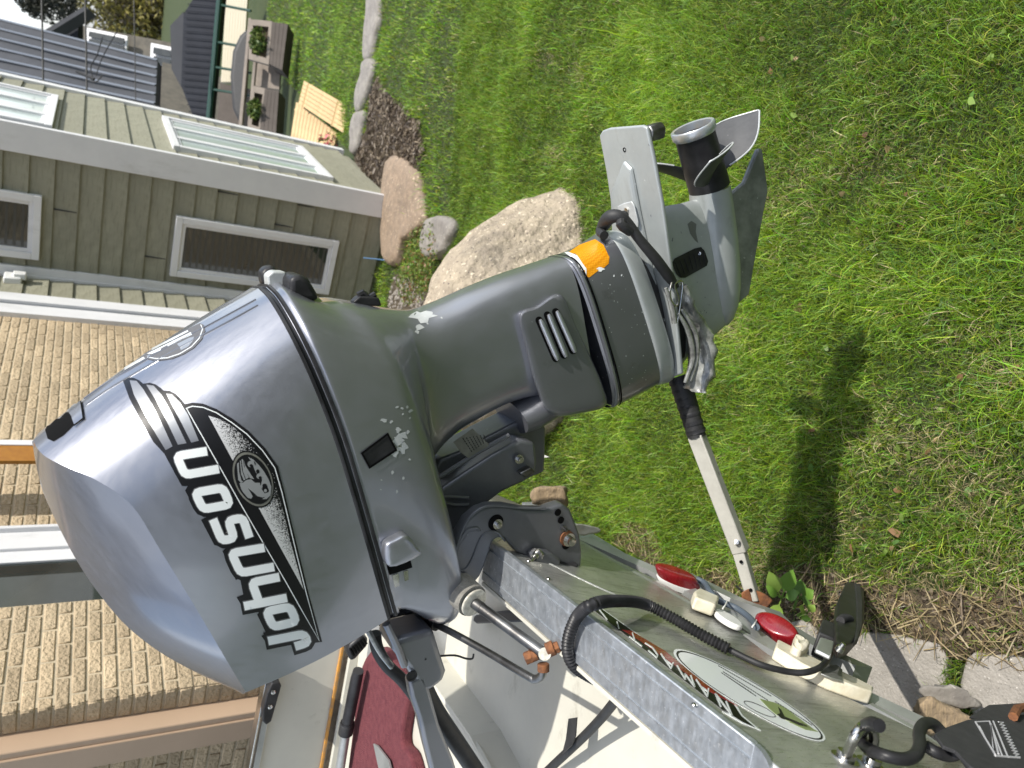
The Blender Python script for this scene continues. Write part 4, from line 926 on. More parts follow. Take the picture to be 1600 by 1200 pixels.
def decal(name, polys, off, m, parent, bv=None, step=7., fade=None):
    V = []; F = []; A = []; bv = bv or BV
    for poly in polys:
        v2, f2 = cdt(poly, step); pts = [on(bv, v.x, v.y, off) for v in v2]; n = len(V)
        idx = {}
        for i, p in enumerate(pts):
            if p is not None: idx[i] = len(V); V.append(p); A.append(fade(v2[i].x, v2[i].y) if fade else 0)
        for f in f2:
            if all(i in idx for i in f): F.append([idx[i] for i in f])
    if not F: return None
    o = mesh(name, V, F, m, parent, ang=60)
    if fade: at = o.data.attributes.new('fade', 'FLOAT', 'POINT'); at.data.foreach_set('value', A)
    return o
def strokes(pls, w, closed=False, cap=None):
    """thick polylines with mitred corners as convex quads"""
    out = []
    for pl in pls:
        n = len(pl); Lf = []; Rt = []; P_ = [np.array(p, float) for p in pl]
        cl = closed or (np.linalg.norm(P_[0] - P_[-1]) < 1e-6); 
        if cl: P_ = P_[:-1]; n -= 1
        for i in range(n):
            a = P_[(i - 1) % n] if cl or i else None; b = P_[(i + 1) % n] if cl or i < n - 1 else None
            d0 = unit(P_[i] - a) if a is not None else None; d1_ = unit(b - P_[i]) if b is not None else None
            if d0 is None: d0 = d1_
            if d1_ is None: d1_ = d0
            n0 = np.array([-d0[1], d0[0]]); n1_ = np.array([-d1_[1], d1_[0]]); m_ = unit(n0 + n1_); k = w / max(.45, m_ @ n0)
            e = (0 if cl else ((-d1_ if i == 0 else (d0 if i == n - 1 else d0 * 0)) * (cap if cap is not None else 0)))
            Lf.append(P_[i] + m_ * k + e); Rt.append(P_[i] - m_ * k + e)
        for i in range(n if cl else n - 1):
            j = (i + 1) % n; out.append([tuple(Lf[i]), tuple(Lf[j]), tuple(Rt[j]), tuple(Rt[i])])
    return out
def c2(l): return [(180 + x / 2.4, 560 + y / 2.4) for x, y in l]
dec = decal('side_decal', [c2([(30, 84), (48, 72), (72, 74), (92, 84), (106, 96), (130, 92), (152, 98), (172, 112), (182, 121), (205, 122), (225, 132), (244, 150), (262, 172), (290, 166), (330, 170), (380, 190), (440, 226), (500, 272), (560, 335), (610, 405), (634, 500), (655, 590), (690, 735), (725, 880), (776, 1062), (742, 1066), (735, 1085), (675, 1093), (664, 1062), (600, 1075), (578, 1082), (548, 1040), (566, 1030), (532, 960), (548, 940), (487, 948), (455, 895), (480, 885), (468, 825), (452, 830), (402, 722), (420, 705), (372, 700), (322, 605), (345, 592), (310, 585), (262, 495), (272, 478), (250, 478), (184, 357), (144, 314), (94, 228), (54, 150)])], .0006, M['dblack'], cowl)
def dd(name, polys, off, m, **k): return decal(name, [c2(p) for p in polys], off, m, dec, **k)
fe = lambda lo, hi: (lambda x, y: max(0, min(1, 1 - abs(((y - lo) / (hi - lo)) * 1.7 - .75))))
dd('feather', [[(56, 84), (82, 86), (108, 118), (140, 172), (178, 248), (216, 330), (190, 344), (150, 278), (104, 198), (72, 138)]], .0010, M['dfeather'], fade=fe(590, 705))
dd('feather', [[(118, 100), (146, 104), (176, 138), (215, 208), (268, 318), (236, 324), (196, 240), (156, 162)]], .0010, M['dfeather'], fade=fe(600, 700))
dd('feather', [[(192, 133), (214, 136), (246, 168), (274, 212), (314, 309), (286, 316), (252, 248), (216, 180)]], .0010, M['dfeather'], fade=fe(610, 695))
words = [[(342, 348), (232, 366), (262, 436), (386, 414)],                                     # n
         [(300, 502), (404, 484), (430, 546), (330, 564), (300, 502)],                           # o
         [(368, 604), (400, 682), (446, 672), (424, 606), (478, 596), (502, 668)],               # s
         [(556, 708), (436, 728), (470, 802), (592, 780)],                                       # n
         [(612, 818), (512, 838), (538, 908)], [(486, 926), (640, 896)],                         # h
         [(566, 946), (654, 928), (678, 984), (592, 1004), (566, 946)],                          # o
         [(576, 1056), (706, 1030), (722, 1062), (676, 1076)]]                                   # J
def fillet(pl, r=20):
    cl = pl[0] == pl[-1]; P_ = [np.array(p, float) for p in (pl[:-1] if cl else pl)]; n = len(P_); o_ = []
    for i in range(n):
        if not cl and i in (0, n - 1): o_.append(tuple(P_[i])); continue
        a, b, c = P_[(i - 1) % n], P_[i], P_[(i + 1) % n]; ra, rc = min(r, np.linalg.norm(a - b) * .45), min(r, np.linalg.norm(c - b) * .45); s_, e_ = b + unit(a - b) * ra, b + unit(c - b) * rc
        for t in (0, .33, .67, 1): o_.append(tuple(s_ * (1 - t) ** 2 + b * 2 * t * (1 - t) + e_ * t * t))
    if cl: o_.append(o_[0])
    return o_
words = [fillet(w) for w in words]
def flatst(w, cap): return [c2(p) for p in [[tuple(x) for x in q] for q in strokes(words, w, cap=cap)]]
decal('letter_backing', flatst(33, 15), .0008, M['dblack'], dec); decal('letter_border', flatst(19.5, 6), .0012, M['dgrey'], dec); decal('lettering', flatst(16, 3), .0017, M['dwhite'], dec)  # black printed backing around each letter, then grey border, then white
thin = lambda pl, w: strokes([pl], w)
decal('pinstripe', [c2([tuple(x) for x in q]) for q in thin([(268, 188), (290, 180), (330, 184), (380, 204), (436, 240), (494, 284), (552, 345), (598, 410), (624, 500), (646, 592), (680, 735), (716, 880), (764, 1056), (700, 945), (640, 838), (560, 700), (470, 545), (360, 350), (300, 245), (268, 188)], 1.8)], .0011, M['dwhite'], dec)
def fd(x, y):
    cx, cy = (x - 180) * 2.4, (y - 560) * 2.4
    # distance from the straight inner edge (350,215)-(705,865)
    d = ((cx - 350) * 650 - (cy - 215) * 355) / math.hypot(650, 355); return max(.02, min(1.05, 1.05 - d / 88.))
dd('stippled_wedge', [[(350, 215), (400, 230), (450, 262), (500, 310), (545, 360), (590, 420), (610, 500), (632, 580), (655, 680), (706, 866), (620, 710), (480, 455)]], .0011, M['dfade'], fade=fd, step=5)
def el2(cx, cy, a, b, rot, s, n=40):
    r = math.radians(rot); return [(cx + s * (a * math.cos(t) * math.cos(r) - b * math.sin(t) * math.sin(r)), cy + s * (a * math.cos(t) * math.sin(r) + b * math.sin(t) * math.cos(r))) for t in [2 * math.pi * k / n for k in range(n)]]
em = (516, 452, 70, 108, -24)
dd('emblem', [el2(*em, 1.04)], .0014, M['dblack']); dd('emblem_ring', [el2(*em, .985)], .0017, M['label']); dd('emblem_field', [el2(*em, .90)], .0020, M['dblack'])
c10 = lambda l: [((340 + x / 10 - 180) * 2.4, (680 + y / 10 - 560) * 2.4) for x, y in l]
sil = mat('emblem_silver', (.27, .28, .28), .35, .2, .5)
dd('emblem_mark', [c10(p) for p in ([(300, 440), (330, 420), (335, 560), (370, 700), (400, 715), (360, 735), (320, 690)], [(345, 395), (362, 390), (375, 530), (430, 690), (405, 700), (365, 600)], [(372, 370), (392, 370), (410, 480), (485, 655), (440, 680), (395, 560)], [(400, 370), (430, 470), (520, 610), (570, 680), (500, 665), (430, 540)],
                                        [(340, 742), (400, 730), (450, 690), (520, 680), (580, 735), (655, 735), (680, 830), (730, 900), (800, 880), (780, 940), (700, 965), (620, 945), (560, 890), (470, 820), (520, 900), (545, 950), (520, 985), (470, 970), (400, 890), (365, 830)],
                                        [(470, 335), (550, 370), (640, 460), (720, 560), (790, 680), (835, 800), (820, 930), (760, 990), (690, 990), (760, 940), (800, 860), (770, 780), (700, 760), (690, 840), (668, 790), (690, 690), (640, 560), (600, 590), (560, 500), (540, 420)],
                                        el2(505, 445, 42, 48, 0, 1, 16), el2(648, 632, 46, 44, 0, 1, 16), el2(742, 858, 24, 26, 0, 1, 12))], .0023, sil, step=5)
dd('emblem_shade', [c10(p) for p in (el2(520, 468, 24, 22, 0, 1, 12), el2(660, 655, 25, 22, 0, 1, 12), [(560, 395), (590, 430), (585, 470), (572, 440)], el2(622, 556, 26, 30, 0, 1, 12), el2(728, 775, 34, 26, 0, 1, 12))], .0026, M['dblack'], step=5)
# rear decal wrapping over the back edge
c8 = lambda l: [(150 + x / 8, 480 + y / 8) for x, y in l]
rd = decal('rear_decal', [c8([(340, 800), (315, 745), (600, 590), (860, 440), (1100, 300), (1300, 205), (1350, 225), (1368, 300), (1330, 400), (1230, 510), (1100, 590), (950, 650), (800, 670), (700, 665), (640, 650), (480, 730), (362, 815)])], .0008, M['dflat'], cowl)
decal('rear_ring', [c8([tuple(x) for x in q]) for q in thin([(650, 632), (760, 650), (900, 640), (1050, 590), (1200, 500), (1300, 390), (1338, 280), (1315, 225)], 5)], .0011, M['dwhite'], rd)
decal('rear_letters', [c8(p) for p in ([(360, 760), (600, 625), (618, 650), (365, 795)], [(350, 710), (740, 500), (1150, 295), (1160, 312), (740, 530), (352, 735)], [(640, 590), (800, 510), (1190, 320), (1208, 350), (1100, 400), (905, 505), (900, 480), (820, 520), (815, 545), (710, 590)])], .0011, M['dwhite'], rd, step=5)
decal('rear_fade', [c8([(1020, 465), (1170, 390), (1235, 375), (1210, 440), (1160, 500), (1070, 545)])], .0011, M['dfeather'], rd, fade=lambda x, y: .6)
# air intake at the top rear corner
vt = decal('air_intake', [[(71, 672), (80, 655), (95, 643), (110, 637), (116, 650), (119, 661), (100, 680), (84, 690), (75, 686)]], .0007, M['hole'], cowl, step=5)
decal('intake_lip', [[(103, 640), (110, 633), (122, 626), (128, 628), (131, 643), (132, 654), (117, 664), (112, 650), (106, 642)]], .0016, M['paint'], cowl, step=4)
decal('intake_gap', [[tuple(p) for p in q] for q in strokes([[(122, 625), (128, 628), (132, 655), (117, 667)]], 1.0)], .0022, M['hole'], cowl, step=4)
# rear spine ribs
for dy in (0, 9):
    pts = [on(BV, x + dy * .35, y + dy, .0002) for (x, y) in ((132, 623), (165, 600), (200, 579), (250, 550), (310, 517), (360, 490), (400, 468))]
    pts = [p for p in pts if p is not None]
    if len(pts) > 2: MB().tube(pts, .0014, 6, smooth=4).build('spine_rib', M['paint2'], cowl)

# ---- seal between cowl and pan
loopS = np.concatenate([smP, mirror(smP[-2:0:-1])]); cS = loopS.mean(0)
def off_loop(k, du): return cS + (loopS - cS) * k + ma * du
V, F = loft([off_loop(.99, -.002), off_loop(1.004, .0), off_loop(1.004, .004), off_loop(.985, .006), off_loop(.985, .010), off_loop(1.006, .012), off_loop(1.006, .0155), off_loop(.99, .017)], cap0=False, cap1=False)
mesh('seam_seal', V, F, M['black'], motor, ang=50)

# ---- lower pan flowing into the leg: loops (rear, front, half width, port bow, exponents)
NL = len(loopS)
def section(R, Fp, W, nr=2.6, nf=3.2, bow=0., n=NL, rw=0., yaw=0):
    r = MW(R[0], R[1], 0); f = MW(Fp[0], Fp[1], 0); m_ = (r + f) / 2; h = (r - f) / 2; out = []
    for k in range(n):
        t = 2 * math.pi * k / n; c, s = math.cos(t), math.sin(t); e = nr if c > 0 else nf
        out.append(m_ + h * (abs(c) ** (2 / e)) * (1 if c > 0 else -1) + mw * W * (abs(s) ** (2 / e)) * (1 if s > 0 else -1) + ma * bow * abs(s))
    return np.array(out)
# parameterise the seam loop by the same angle so loops match
def match(loop, ref):
    """resample closed loop so that its points line up in angle with ref"""
    def ang(L):
        c = L.mean(0); v = ((L - c) @ mb_) / .3; w = ((L - c) @ mw) / .16; return np.unwrap(np.arctan2(w, v))
    return loop
def uniform(loop, n):
    """uniform arc length from the rear centre, both halves separately"""
    loop = np.array(loop); v = (loop - MO) @ mb_; w = (loop - MO) @ mw
    k = len(loop) // 2; port = loop[:k + 1] if w[len(loop) // 4] > 0 else None
    return port
def half(loop): return loop[:len(loop) // 2 + 1]
def rehalf(h, n): return resamp(list(h), n)
def closeh(h): return np.concatenate([h, mirror(h[-2:0:-1])])
NH = 64
Hs = []
lo = cS + (loopS[:len(smP)] - cS) * .992 + ma * .010
def hs(a): return rehalf(a, NH)
Hs.append(hs(lo)); Hs.append(hs(cS + (loopS[:len(smP)] - cS) * 1.0 + ma * .0185)); Hs.append(hs(cS + (loopS[:len(smP)] - cS) * .995 + ma * .030))
secs = [((478, 466), (652, 952), .158, 2.6, 3.4, .040), ((520, 468), (664, 915), .146, 2.6, 3.4, .03), ((556, 473), (660, 868), .126, 2.6, 3.2, .02),
        ((592, 480), (650, 815), .104, 2.6, 3.2, .01), ((622, 484), (646, 765), .085, 2.6, 3.2, 0), ((650, 484), (658, 715), .070, 2.8, 3.4, 0), ((685, 472), (694, 675), .061, 3.0, 3.6, 0),
        ((730, 452), (735, 650), .057, 3.2, 3.6, 0), ((780, 432), (785, 625), .056, 3.4, 3.6, 0), ((830, 415), (845, 612), .056, 3.6, 3.6, 0), ((868, 402), (905, 610), .056, 3.6, 3.6, 0)]
for s in secs:
    Lp = section(s[0], s[1], s[2], s[3], s[4], s[5], n=240); Hs.append(hs(half(Lp)))
V, F = loft([closeh(h) for h in Hs], 5, cap0=False)
pan = mesh('lower_cover', V, F, M['paint2'] if False else M['paint'], motor, ang=50)
BP = BVHTree.FromPolygons([tuple(v) for v in V], F)
# chipped paint, port and badge on the pan
def blob(cx, cy, r, n=11, e=1., s=0): return [(cx + r * (1 + .45 * math.sin(k * 2.3 + s) * .8) * math.cos(2 * math.pi * k / n) * e, cy + r * (1 + .4 * math.cos(k * 1.7 + s)) * math.sin(2 * math.pi * k / n)) for k in range(n)]
chips = [blob(622, 688, 9, 13, .9, 1), blob(628, 700, 8, 12, 1, 2), blob(616, 708, 6, 11, 1, 3), blob(630, 680, 6, 9, 1.2, 5), blob(622, 672, 4, 9, 1, 8), blob(637, 675, 3, 7, 1, 9), blob(611, 659, 2.6, 7, 1, 2), blob(600, 657, 3, 8, 1.8, 4), blob(620, 636, 2.3, 7, 1, 1), blob(628, 638, 2.3, 7, 1, 6), blob(636, 636, 2.2, 7, 1, 3), blob(641, 642, 2.6, 7, 1.4, 2), blob(629, 647, 1.8, 6, 1, 9), blob(640, 653, 1.6, 6, 1, 9), blob(613, 738, 2.6, 7, 1, 3), blob(630, 747, 2.2, 7, 1, 3), blob(620, 768, 2.4, 7, .7, 3), blob(596, 750, 1.4, 6), blob(595, 765, 1.3, 6), blob(640, 718, 2, 6)]
decal('paint_chip', chips, .0004, M['rim'], pan, BP, step=6)
decal('paint_chip', [blob(660, 494, 9, 11, 2.0, 2), blob(655, 512, 4, 9, 1.6, 1), blob(652, 519, 2.4, 8, 1.5, 4), blob(668, 506, 1.6, 6), blob(690, 497, 1.6, 6)], .0004, M['rim'], pan, BP, step=6)
pt = decal('port_cover', [[(565, 708), (605, 678), (618, 703), (577, 730)]], .0009, M['black'], pan, BP, step=6)
decal('port_gap', [[tuple(p) for p in q] for q in strokes([[(565, 708), (605, 678), (618, 703), (577, 730), (565, 708)]], 1.6)], .0016, M['hole'], pt, BP, step=6)
# pull handle hood and clear cover on the front of the pan
hd_ = [on(BP, x, y, 0) for x, y in ((596, 848), (603, 880), (650, 862), (646, 848), (630, 830), (612, 836))]
if all(p is not None for p in hd_):
    c = np.mean(hd_, 0); R_ = cr(hd_, 4, closed=True)
    V, F = loft([[p - mw * .004 for p in R_], [p + mw * .010 for p in R_], [c + (p - c) * .86 + mw * .017 for p in R_], [c + (p - c) * .3 + mw * .019 for p in R_]], 3, cap0=False); mesh('latch_hood', V, F, M['paint'], motor, ang=60)
sl = [[(604, 884), (641, 874), (644, 886), (608, 898)], [(612, 898), (622, 895), (624, 914), (616, 917)], [(630, 892), (637, 890), (638, 905), (632, 907)]]
decal('latch_slot', sl[:1], .0012, M['hole'], pan, BP, step=6); decal('latch_pin', sl[1:], .0018, M['steel'], pan, BP, step=6)
decal('clear_cover', [[(606, 888), (652, 868), (656, 925), (650, 940), (612, 952)]], .0009, M['paint'], pan, BP, step=8)
# rear tilt handle / latch with grip
lt = MB()
rr = [MW(415, 458, .0), MW(402, 440, .0), MW(402, 420, .0), MW(412, 414, .0), MW(420, 420, 0)]
def blk(poly, w0, w1, m, name, bev=.004, par=motor): 
    return MB().prism([MW(x, y, w0) for x, y in poly], mw * (w1 - w0)).build(name, m, par, bev=bev, bseg=3)
blk([(404, 445), (401, 425), (406, 415), (418, 413), (428, 418), (428, 448)], -.055, -.022, M['black'], 'grip_end', .007)
blk([(413, 446), (411, 428), (420, 421), (440, 422), (446, 452), (416, 452)], -.022, .006, M['rim'], 'latch_plate', .003)
blk([(438, 456), (437, 428), (452, 422), (466, 430), (478, 450), (483, 462), (462, 463)], -.01, .05, M['black'], 'grip_end', .009)
ww = [(440, 462, .02), (462, 468, .04), (485, 470, .045), (500, 500, .06)]
V, F = loft([[MW(x, y, 0) + mw * (.05 * math.cos(t) * k) + unit(np.cross(mw, MW(510, 505, 0) - MW(430, 455, 0))) * (.018 * math.sin(t) * k) for t in [2 * math.pi * j / 20 for j in range(20)]] for (x, y, k) in ((438, 458, .75), (462, 468, .95), (486, 476, .85), (512, 492, .3))], 4); mesh('handle_fairing', V, F, M['paint'], motor, ang=60)
# telltale fitting at the rear of the pan
blk([(545, 470), (556, 460), (572, 461), (586, 463), (590, 476), (560, 476)], -.012, .008, M['black'], 'telltale_fitting', .003)
mb = MB(); mb.tube([MW(560, 462, 0), MW(566, 458, 0), MW(572, 463, 0)], .006, 8); mb.tube([MW(576, 466, 0), MW(586, 460, 0)], .005, 8); mb.build('telltale_nozzle', M['black'], motor)

M['louv'] = mat('bright_louvre_metal', (.5, .52, .56), .3, .7)
# ---- exhaust housing bulge with three louvres
bl = [(812, 492), (838, 478), (876, 460), (901, 512), (923, 558), (942, 603), (946, 634), (905, 646), (872, 650), (852, 640), (836, 600), (822, 545)]
c = np.mean([MW(x, y, .062) for x, y in bl], 0); R0 = cr([MW(x, y, .0) for x, y in bl], 6, closed=True); 
def lay(w, k): 
    R_ = cr([MW(x, y, w) for x, y in bl], 6, closed=True); c_ = np.mean(R_, 0); return [c_ + (p - c_) * k for p in R_]
V, F = loft([lay(-.066, .93), lay(-.060, 1.0), lay(-.03, 1.0), lay(.03, 1.0), lay(.056, 1.0), lay(.064, .965), lay(.069, .90), lay(.0695, .4)], 3)
bulge = mesh('exhaust_housing', V, F, M['paint2'], motor, ang=60)
BB = BVHTree.FromPolygons([tuple(v) for v in V], F)
for (x0, y0, x1, y1) in ((842, 500, 868, 560), (855, 492, 881, 555), (868, 487, 895, 548)):
    d_ = unit(np.array([x1 - x0, y1 - y0])); nn2 = np.array([-d_[1], d_[0]])
    def caps(w): 
        a_, b_ = np.array([x0, y0]), np.array([x1, y1]); o_ = []
        for k in range(9): t = math.pi * k / 8; o_.append(tuple(a_ - d_ * w * math.sin(t) + nn2 * w * math.cos(t)))
        for k in range(9): t = math.pi * k / 8; o_.append(tuple(b_ + d_ * w * math.sin(t) - nn2 * w * math.cos(t)))
        return o_
    sl_ = decal('louvre_slot', [caps(5.6)], .0004, M['hole'], bulge, BB, step=4)
    pts = [on(BB, x0 + (x1 - x0) * t + 1.6, y0 + (y1 - y0) * t + .5, .0022) for t in (-.02, .1, .5, .9, 1.02)]
    MB().tube(pts, [.0025, .0042, .0046, .0046, .003], 12, smooth=3).build('louvre', M['louv'], bulge)
# trim ring
tr_l = [section((868 + k, 402 - k * .3), (941 + k, 634 - k * .2), w, 3.6, 3.2, 0, n=120) for k, w in ((-1, .056), (1.5, .060), (6, .060), (8, .056))]
V, F = loft(tr_l, 1, False, False); mesh('gap_band', V, F, M['paint2'], motor)
V, F = loft([section((876 + k, 399 - k * .3), (949 + k, 632 - k * .2), .0625, 3.6, 3.2, 0, n=120) for k in (1.2, 3.5)], 1, False, False); mesh('ring_seal', V, F, M['hole'], motor)
V, F = loft([section((872 + k, 400 - k * .3), (944 + k, 633 - k * .2), w, 3.6, 3.2, 0, n=120) for k, w in ((-2, .061), (-1, .0655), (2.5, .0655), (4, .062))], 2, False, False); mesh('trim_ring', V, F, M['paint'], motor)
# midsection
V, F = loft([section((877, 399), (950, 632), .061, 3.4, 3.0, n=120), section((905, 388), (975, 620), .060, 3.4, 3.0, n=120), section((940, 366), (1018, 598), .058, 3.4, 3.0, n=120)], 5)
mid = mesh('midsection', V, F, M['paint2'], motor, ang=60); BM = BVHTree.FromPolygons([tuple(v) for v in V], F)
V, F = loft([section((936, 369), (1012, 600), .0585, 3.2, 2.8, n=120), section((940, 366), (1016, 600), .063, 3.2, 2.8, n=120), section((950, 361), (1030, 597), .063, 3.2, 2.8, n=120), section((958, 360), (1036, 594), .060, 3.2, 2.8, n=120)], 3)
mesh('rim_plate', V, F, M['lightgrey'], motor, ang=50)
decal('reflective_sticker', [[(886, 396), (905, 383), (930, 374), (943, 383), (952, 402), (951, 412), (944, 418), (936, 422), (920, 434), (914, 430), (908, 415), (900, 402)]], .0006, M['orange'], mid, BM, step=6)
decal('torn_edge', [[(882, 395), (888, 394), (902, 400), (910, 412), (916, 420), (916, 434), (911, 430), (906, 420), (900, 408)], blob(938, 421, 3, 9, 1.8, 2)], .0009, M['dwhite'], mid, BM, step=5)
random.seed(5)
decal('paint_speck', [blob(x, y, r, 6, 1, x) for x, y, r in [(959, 431, 1.5), (971, 430, 1.4), (953, 445, .8)] + [(ru(925, 1010), ru(430, 600), ru(.4, .8)) for _ in range(46)]], .0004, M['dwhite'], mid, BM, step=8)

# ---- lower unit
# anti ventilation plate
q = [(936, 212), (941, 204), (952, 200), (1003, 196), (1010, 199), (1020, 245), (1034, 320), (1044, 395), (1050, 440), (1058, 520), (1064, 585), (1020, 600), (985, 470), (962, 375), (955, 325), (947, 270)]
top0 = MP(985, 300, 0)[0][0]
def PUp(px, py, du=0.):      # plane perpendicular to the shaft
    return PL(px, py, L2(top0 + du, 0, 0), ma)
mb = MB(); mb.prism([PUp(*p) for p in q], ma * .008); mb.build('anti_ventilation_plate', M['lightgrey'], motor, bev=.003, bseg=3)
# raised fairing on the plate towards the strut
fr = [(958, 300), (978, 250), (990, 262), (1003, 330), (1022, 420), (1040, 500), (1046, 585), (1000, 590), (975, 430), (960, 360)]
c = np.mean([PUp(*p) for p in fr], 0)
V, F = loft([[PUp(*p) for p in fr], [PUp(*p) - ma * .006 for p in fr], [c + (PUp(*p) - c) * .85 - ma * .012 for p in fr]], 1); mesh('plate_fairing', V, F, M['lightgrey'], motor, bev=.003)
mb = MB(); mb.prism([PUp(*p, -.0125) for p in ((966, 322), (976, 317), (988, 314), (992, 320), (998, 345), (999, 355), (985, 352), (968, 335))], -ma * .0025); an = mb.build('anode_plate', M['rim'], motor, bev=.002)
mb = MB(); mb.lathe(PUp(980, 328, -.015), -ma, [(0, .005), (.003, .005), (.0032, 0)], 6, cap=False); mb.build('screw', M['steel'], an)
mb = MB(); mb.lathe(PUp(976, 234, 0), -ma, [(0, .004), (.001, .004), (-.001, 0)], 10, cap=False); mb.build('bolt_hole', M['hole'], motor)
for (x, y) in ((968, 282), (970, 300)):
    mb = MB(); mb.prism([PUp(*p, -.0003) for p in blob(x, y, 6, 9, .6, x)], -ma * .0004); mb.build('bare_patch', M['paint2'], motor, smooth=False)
mb = MB(); mb.prism([PUp(*p, .008) for p in ((1004, 197), (1014, 196), (1020, 206), (1018, 222), (1010, 222))], ma * .03); mb.build('trim_tab', M['dullsteel'], motor, bev=.003)
# pump housing neck between rim plate and gearcase
V, F = loft([section((955, 372), (1034, 594), .048, 2.6, 2.4, n=80), section((985, 395), (1048, 580), .040, 2.4, 2.2, n=80), section((1040, 405), (1062, 565), .030, 2.2, 2.2, n=80)], 4); mesh('pump_neck', V, F, M['blackm'], motor)
# strut and torpedo
V, F = loft([section((1020, 330), (1050, 590), .034, 2.2, 2.2, n=96), section((1040, 322), (1066, 566), .028, 2.2, 2.2, n=96), section((1062, 318), (1088, 540), .024, 2.2, 2.2, n=96), section((1085, 312), (1112, 525), .026, 2.2, 2.2, n=96), section((1110, 305), (1135, 505), .03, 2.2, 2.2, n=96)], 6)
gear = mesh('gearcase', V, F, M['lightgrey'], motor, ang=60)
BG = BVHTree.FromPolygons([tuple(v) for v in V], F)
tc0, tc1 = MW(1109, 296, 0), MW(1131, 500, 0)
ax = unit(tc1 - tc0); Lt = np.linalg.norm(tc1 - tc0)
prof = [(0, .0385), (.03, .0405), (.08, .0425), (.13, .042), (.17, .0385), (.20, .031), (.222, .020), (.232, .009), (.234, 0)]; k_ = (Lt + .012) / .234
mb = MB(); mb.lathe(tc0, ax, [(-.001, 0)] + [(h * k_, r) for h, r in prof], 40, cap=False); mb.build('torpedo', M['lightgrey'], motor, ang=60)
# skeg
q = [(1118, 320), (1128, 480), (1150, 475), (1168, 460), (1178, 400), (1190, 335), (1197, 300), (1196, 288), (1188, 232), (1182, 232), (1160, 285)]
Vs = [MW(x, y, 0) for x, y in q]; mb = MB(); mb.prism([v + mw * .006 for v in Vs], -mw * .012); mb.build('skeg', M['skeg'], motor, bev=.004, bseg=3)
# water intake grille
gr_ = decal('water_intake', [[(1049, 412), (1053, 404), (1085, 388), (1095, 386), (1101, 393), (1106, 408), (1104, 415), (1070, 434), (1062, 434), (1056, 428)]], .0012, M['black'], gear, BG, step=6)
for k in range(7):
    t = k / 6; x0, y0, x1, y1 = 1054 + 44 * t, 410 - 20 * t, 1063 + 38 * t, 431 - 20 * t
    pts = [on(BG, x0 + (x1 - x0) * s, y0 + (y1 - y0) * s, .002) for s in (0, .5, 1)]
    if all(p is not None for p in pts): MB().tube(pts, .0009, 5).build('grille_bar', M['blackm'], gr_)
p = on(BG, 1092, 396, .0014); MB().lathe(p, unit(EYE - p), [(0, .0036), (.0012, .003), (.0013, 0)], 12, cap=False).build('screw', M['steel'], gr_)
decal('bare_patch', [[(1074, 350), (1080, 345), (1088, 350), (1087, 362), (1091, 380), (1086, 376), (1078, 365)]], .0004, M['paint2'], gear, BG, step=5)
decal('worn_speck', [blob(ru(1060, 1110), ru(440, 510), ru(.5, 1.3), 6, .5, 3) for _ in range(14)], .0004, M['cast'], gear, BG, step=8)
# propeller
prop = thing('propeller', tc0, 'black three bladed propeller with a bright bare metal hub rim', 'propeller')
MWp = MW(1084, 205, 0); pax = unit(MWp - tc0); Lp = np.linalg.norm(MWp - tc0)
mb = MB(); mb.lathe(tc0 + pax * .002, pax, [(0, 0), (0, .0385), (Lp * .5, .0375), (Lp * .9, .0365), (Lp * .93, .0385), (Lp * .93, .030), (Lp * .5, .030), (Lp * .5, 0)], 40, cap=False); mb.build('hub', M['black'], prop, ang=50)
hr = mat('polished_hub_rim', (.50, .56, .63), .35, .7, var=(.6, .57, .52), vs=40)
mb = MB(); mb.lathe(tc0 + pax * Lp * .925, pax, [(0, .0375), (.004, .0405), (.016, .041), (.018, .039), (.017, .034), (.004, .033)], 40, cap=False); mb.build('hub_rim', hr, prop, ang=50)
mb = MB(); mb.lathe(tc0 + pax * Lp * .62, pax, [(0, .012), (.012, .012), (.012, 0)], 16, cap=False); mb.build('shaft_nut', M['dullsteel'], prop)
e1_ = unit(np.cross(pax, mw)); 
if np.dot(e1_, ma) < 0: e1_ = -e1_
e2_ = np.cross(pax, e1_)
if np.dot(e2_, mw) < 0: e2_ = -e2_
def blade(th0, nm='blade'):
    nr_, nc = 14, 14; top = []; bot = []
    for i in range(nr_ + 1):
        s = i / nr_; r = .034 + .114 * s; half_w = (.36 + .24 * math.sin(math.pi * min(1, s * .95 + .10))) * (1 - max(0, s - .45) ** 2 * 3.1) * .95
        for j in range(nc + 1):
            c = -1 + 2 * j / nc; th = th0 + c * half_w * (.80 if s > .05 else .72) + .25 * s; z = Lp * .34 - c * half_w * .042 + .050 * s
            p = tc0 + pax * z + e1_ * r * math.cos(th) + e2_ * r * math.sin(th); tk = .0026 * (1 - .6 * s) * (1 - c * c * .8) + .0006
            top.append(p + pax * tk); bot.append(p - pax * tk)
    V = top + bot; n = nc + 1; o_ = len(top); F = []
    for i in range(nr_):
        for j in range(nc): a = i * n + j; F += [(a, a + 1, a + n + 1, a + n), (o_ + a, o_ + a + n, o_ + a + n + 1, o_ + a + 1)]
    for i in range(nr_): 
        for j in (0, nc): a = i * n + j; F.append((a, a + n, o_ + a + n, o_ + a))
    for j in range(nc): a = nr_ * n + j; F.append((a, a + 1, o_ + a + 1, o_ + a))
    bo = mesh(nm, V, F, M['dpaint'] if 'dpaint' in M else M['paint2'], prop, ang=60)
    ring = [top[i * n] for i in range(nr_ + 1)] + [top[nr_ * n + j] for j in range(nc + 1)] + [top[i * n + nc] for i in range(nr_, -1, -1)]
    MB().tube([(np.array(a)) for a in ring[2:-2]], .0016, 6).build('worn_edge', M['rim'], bo)
    return bo
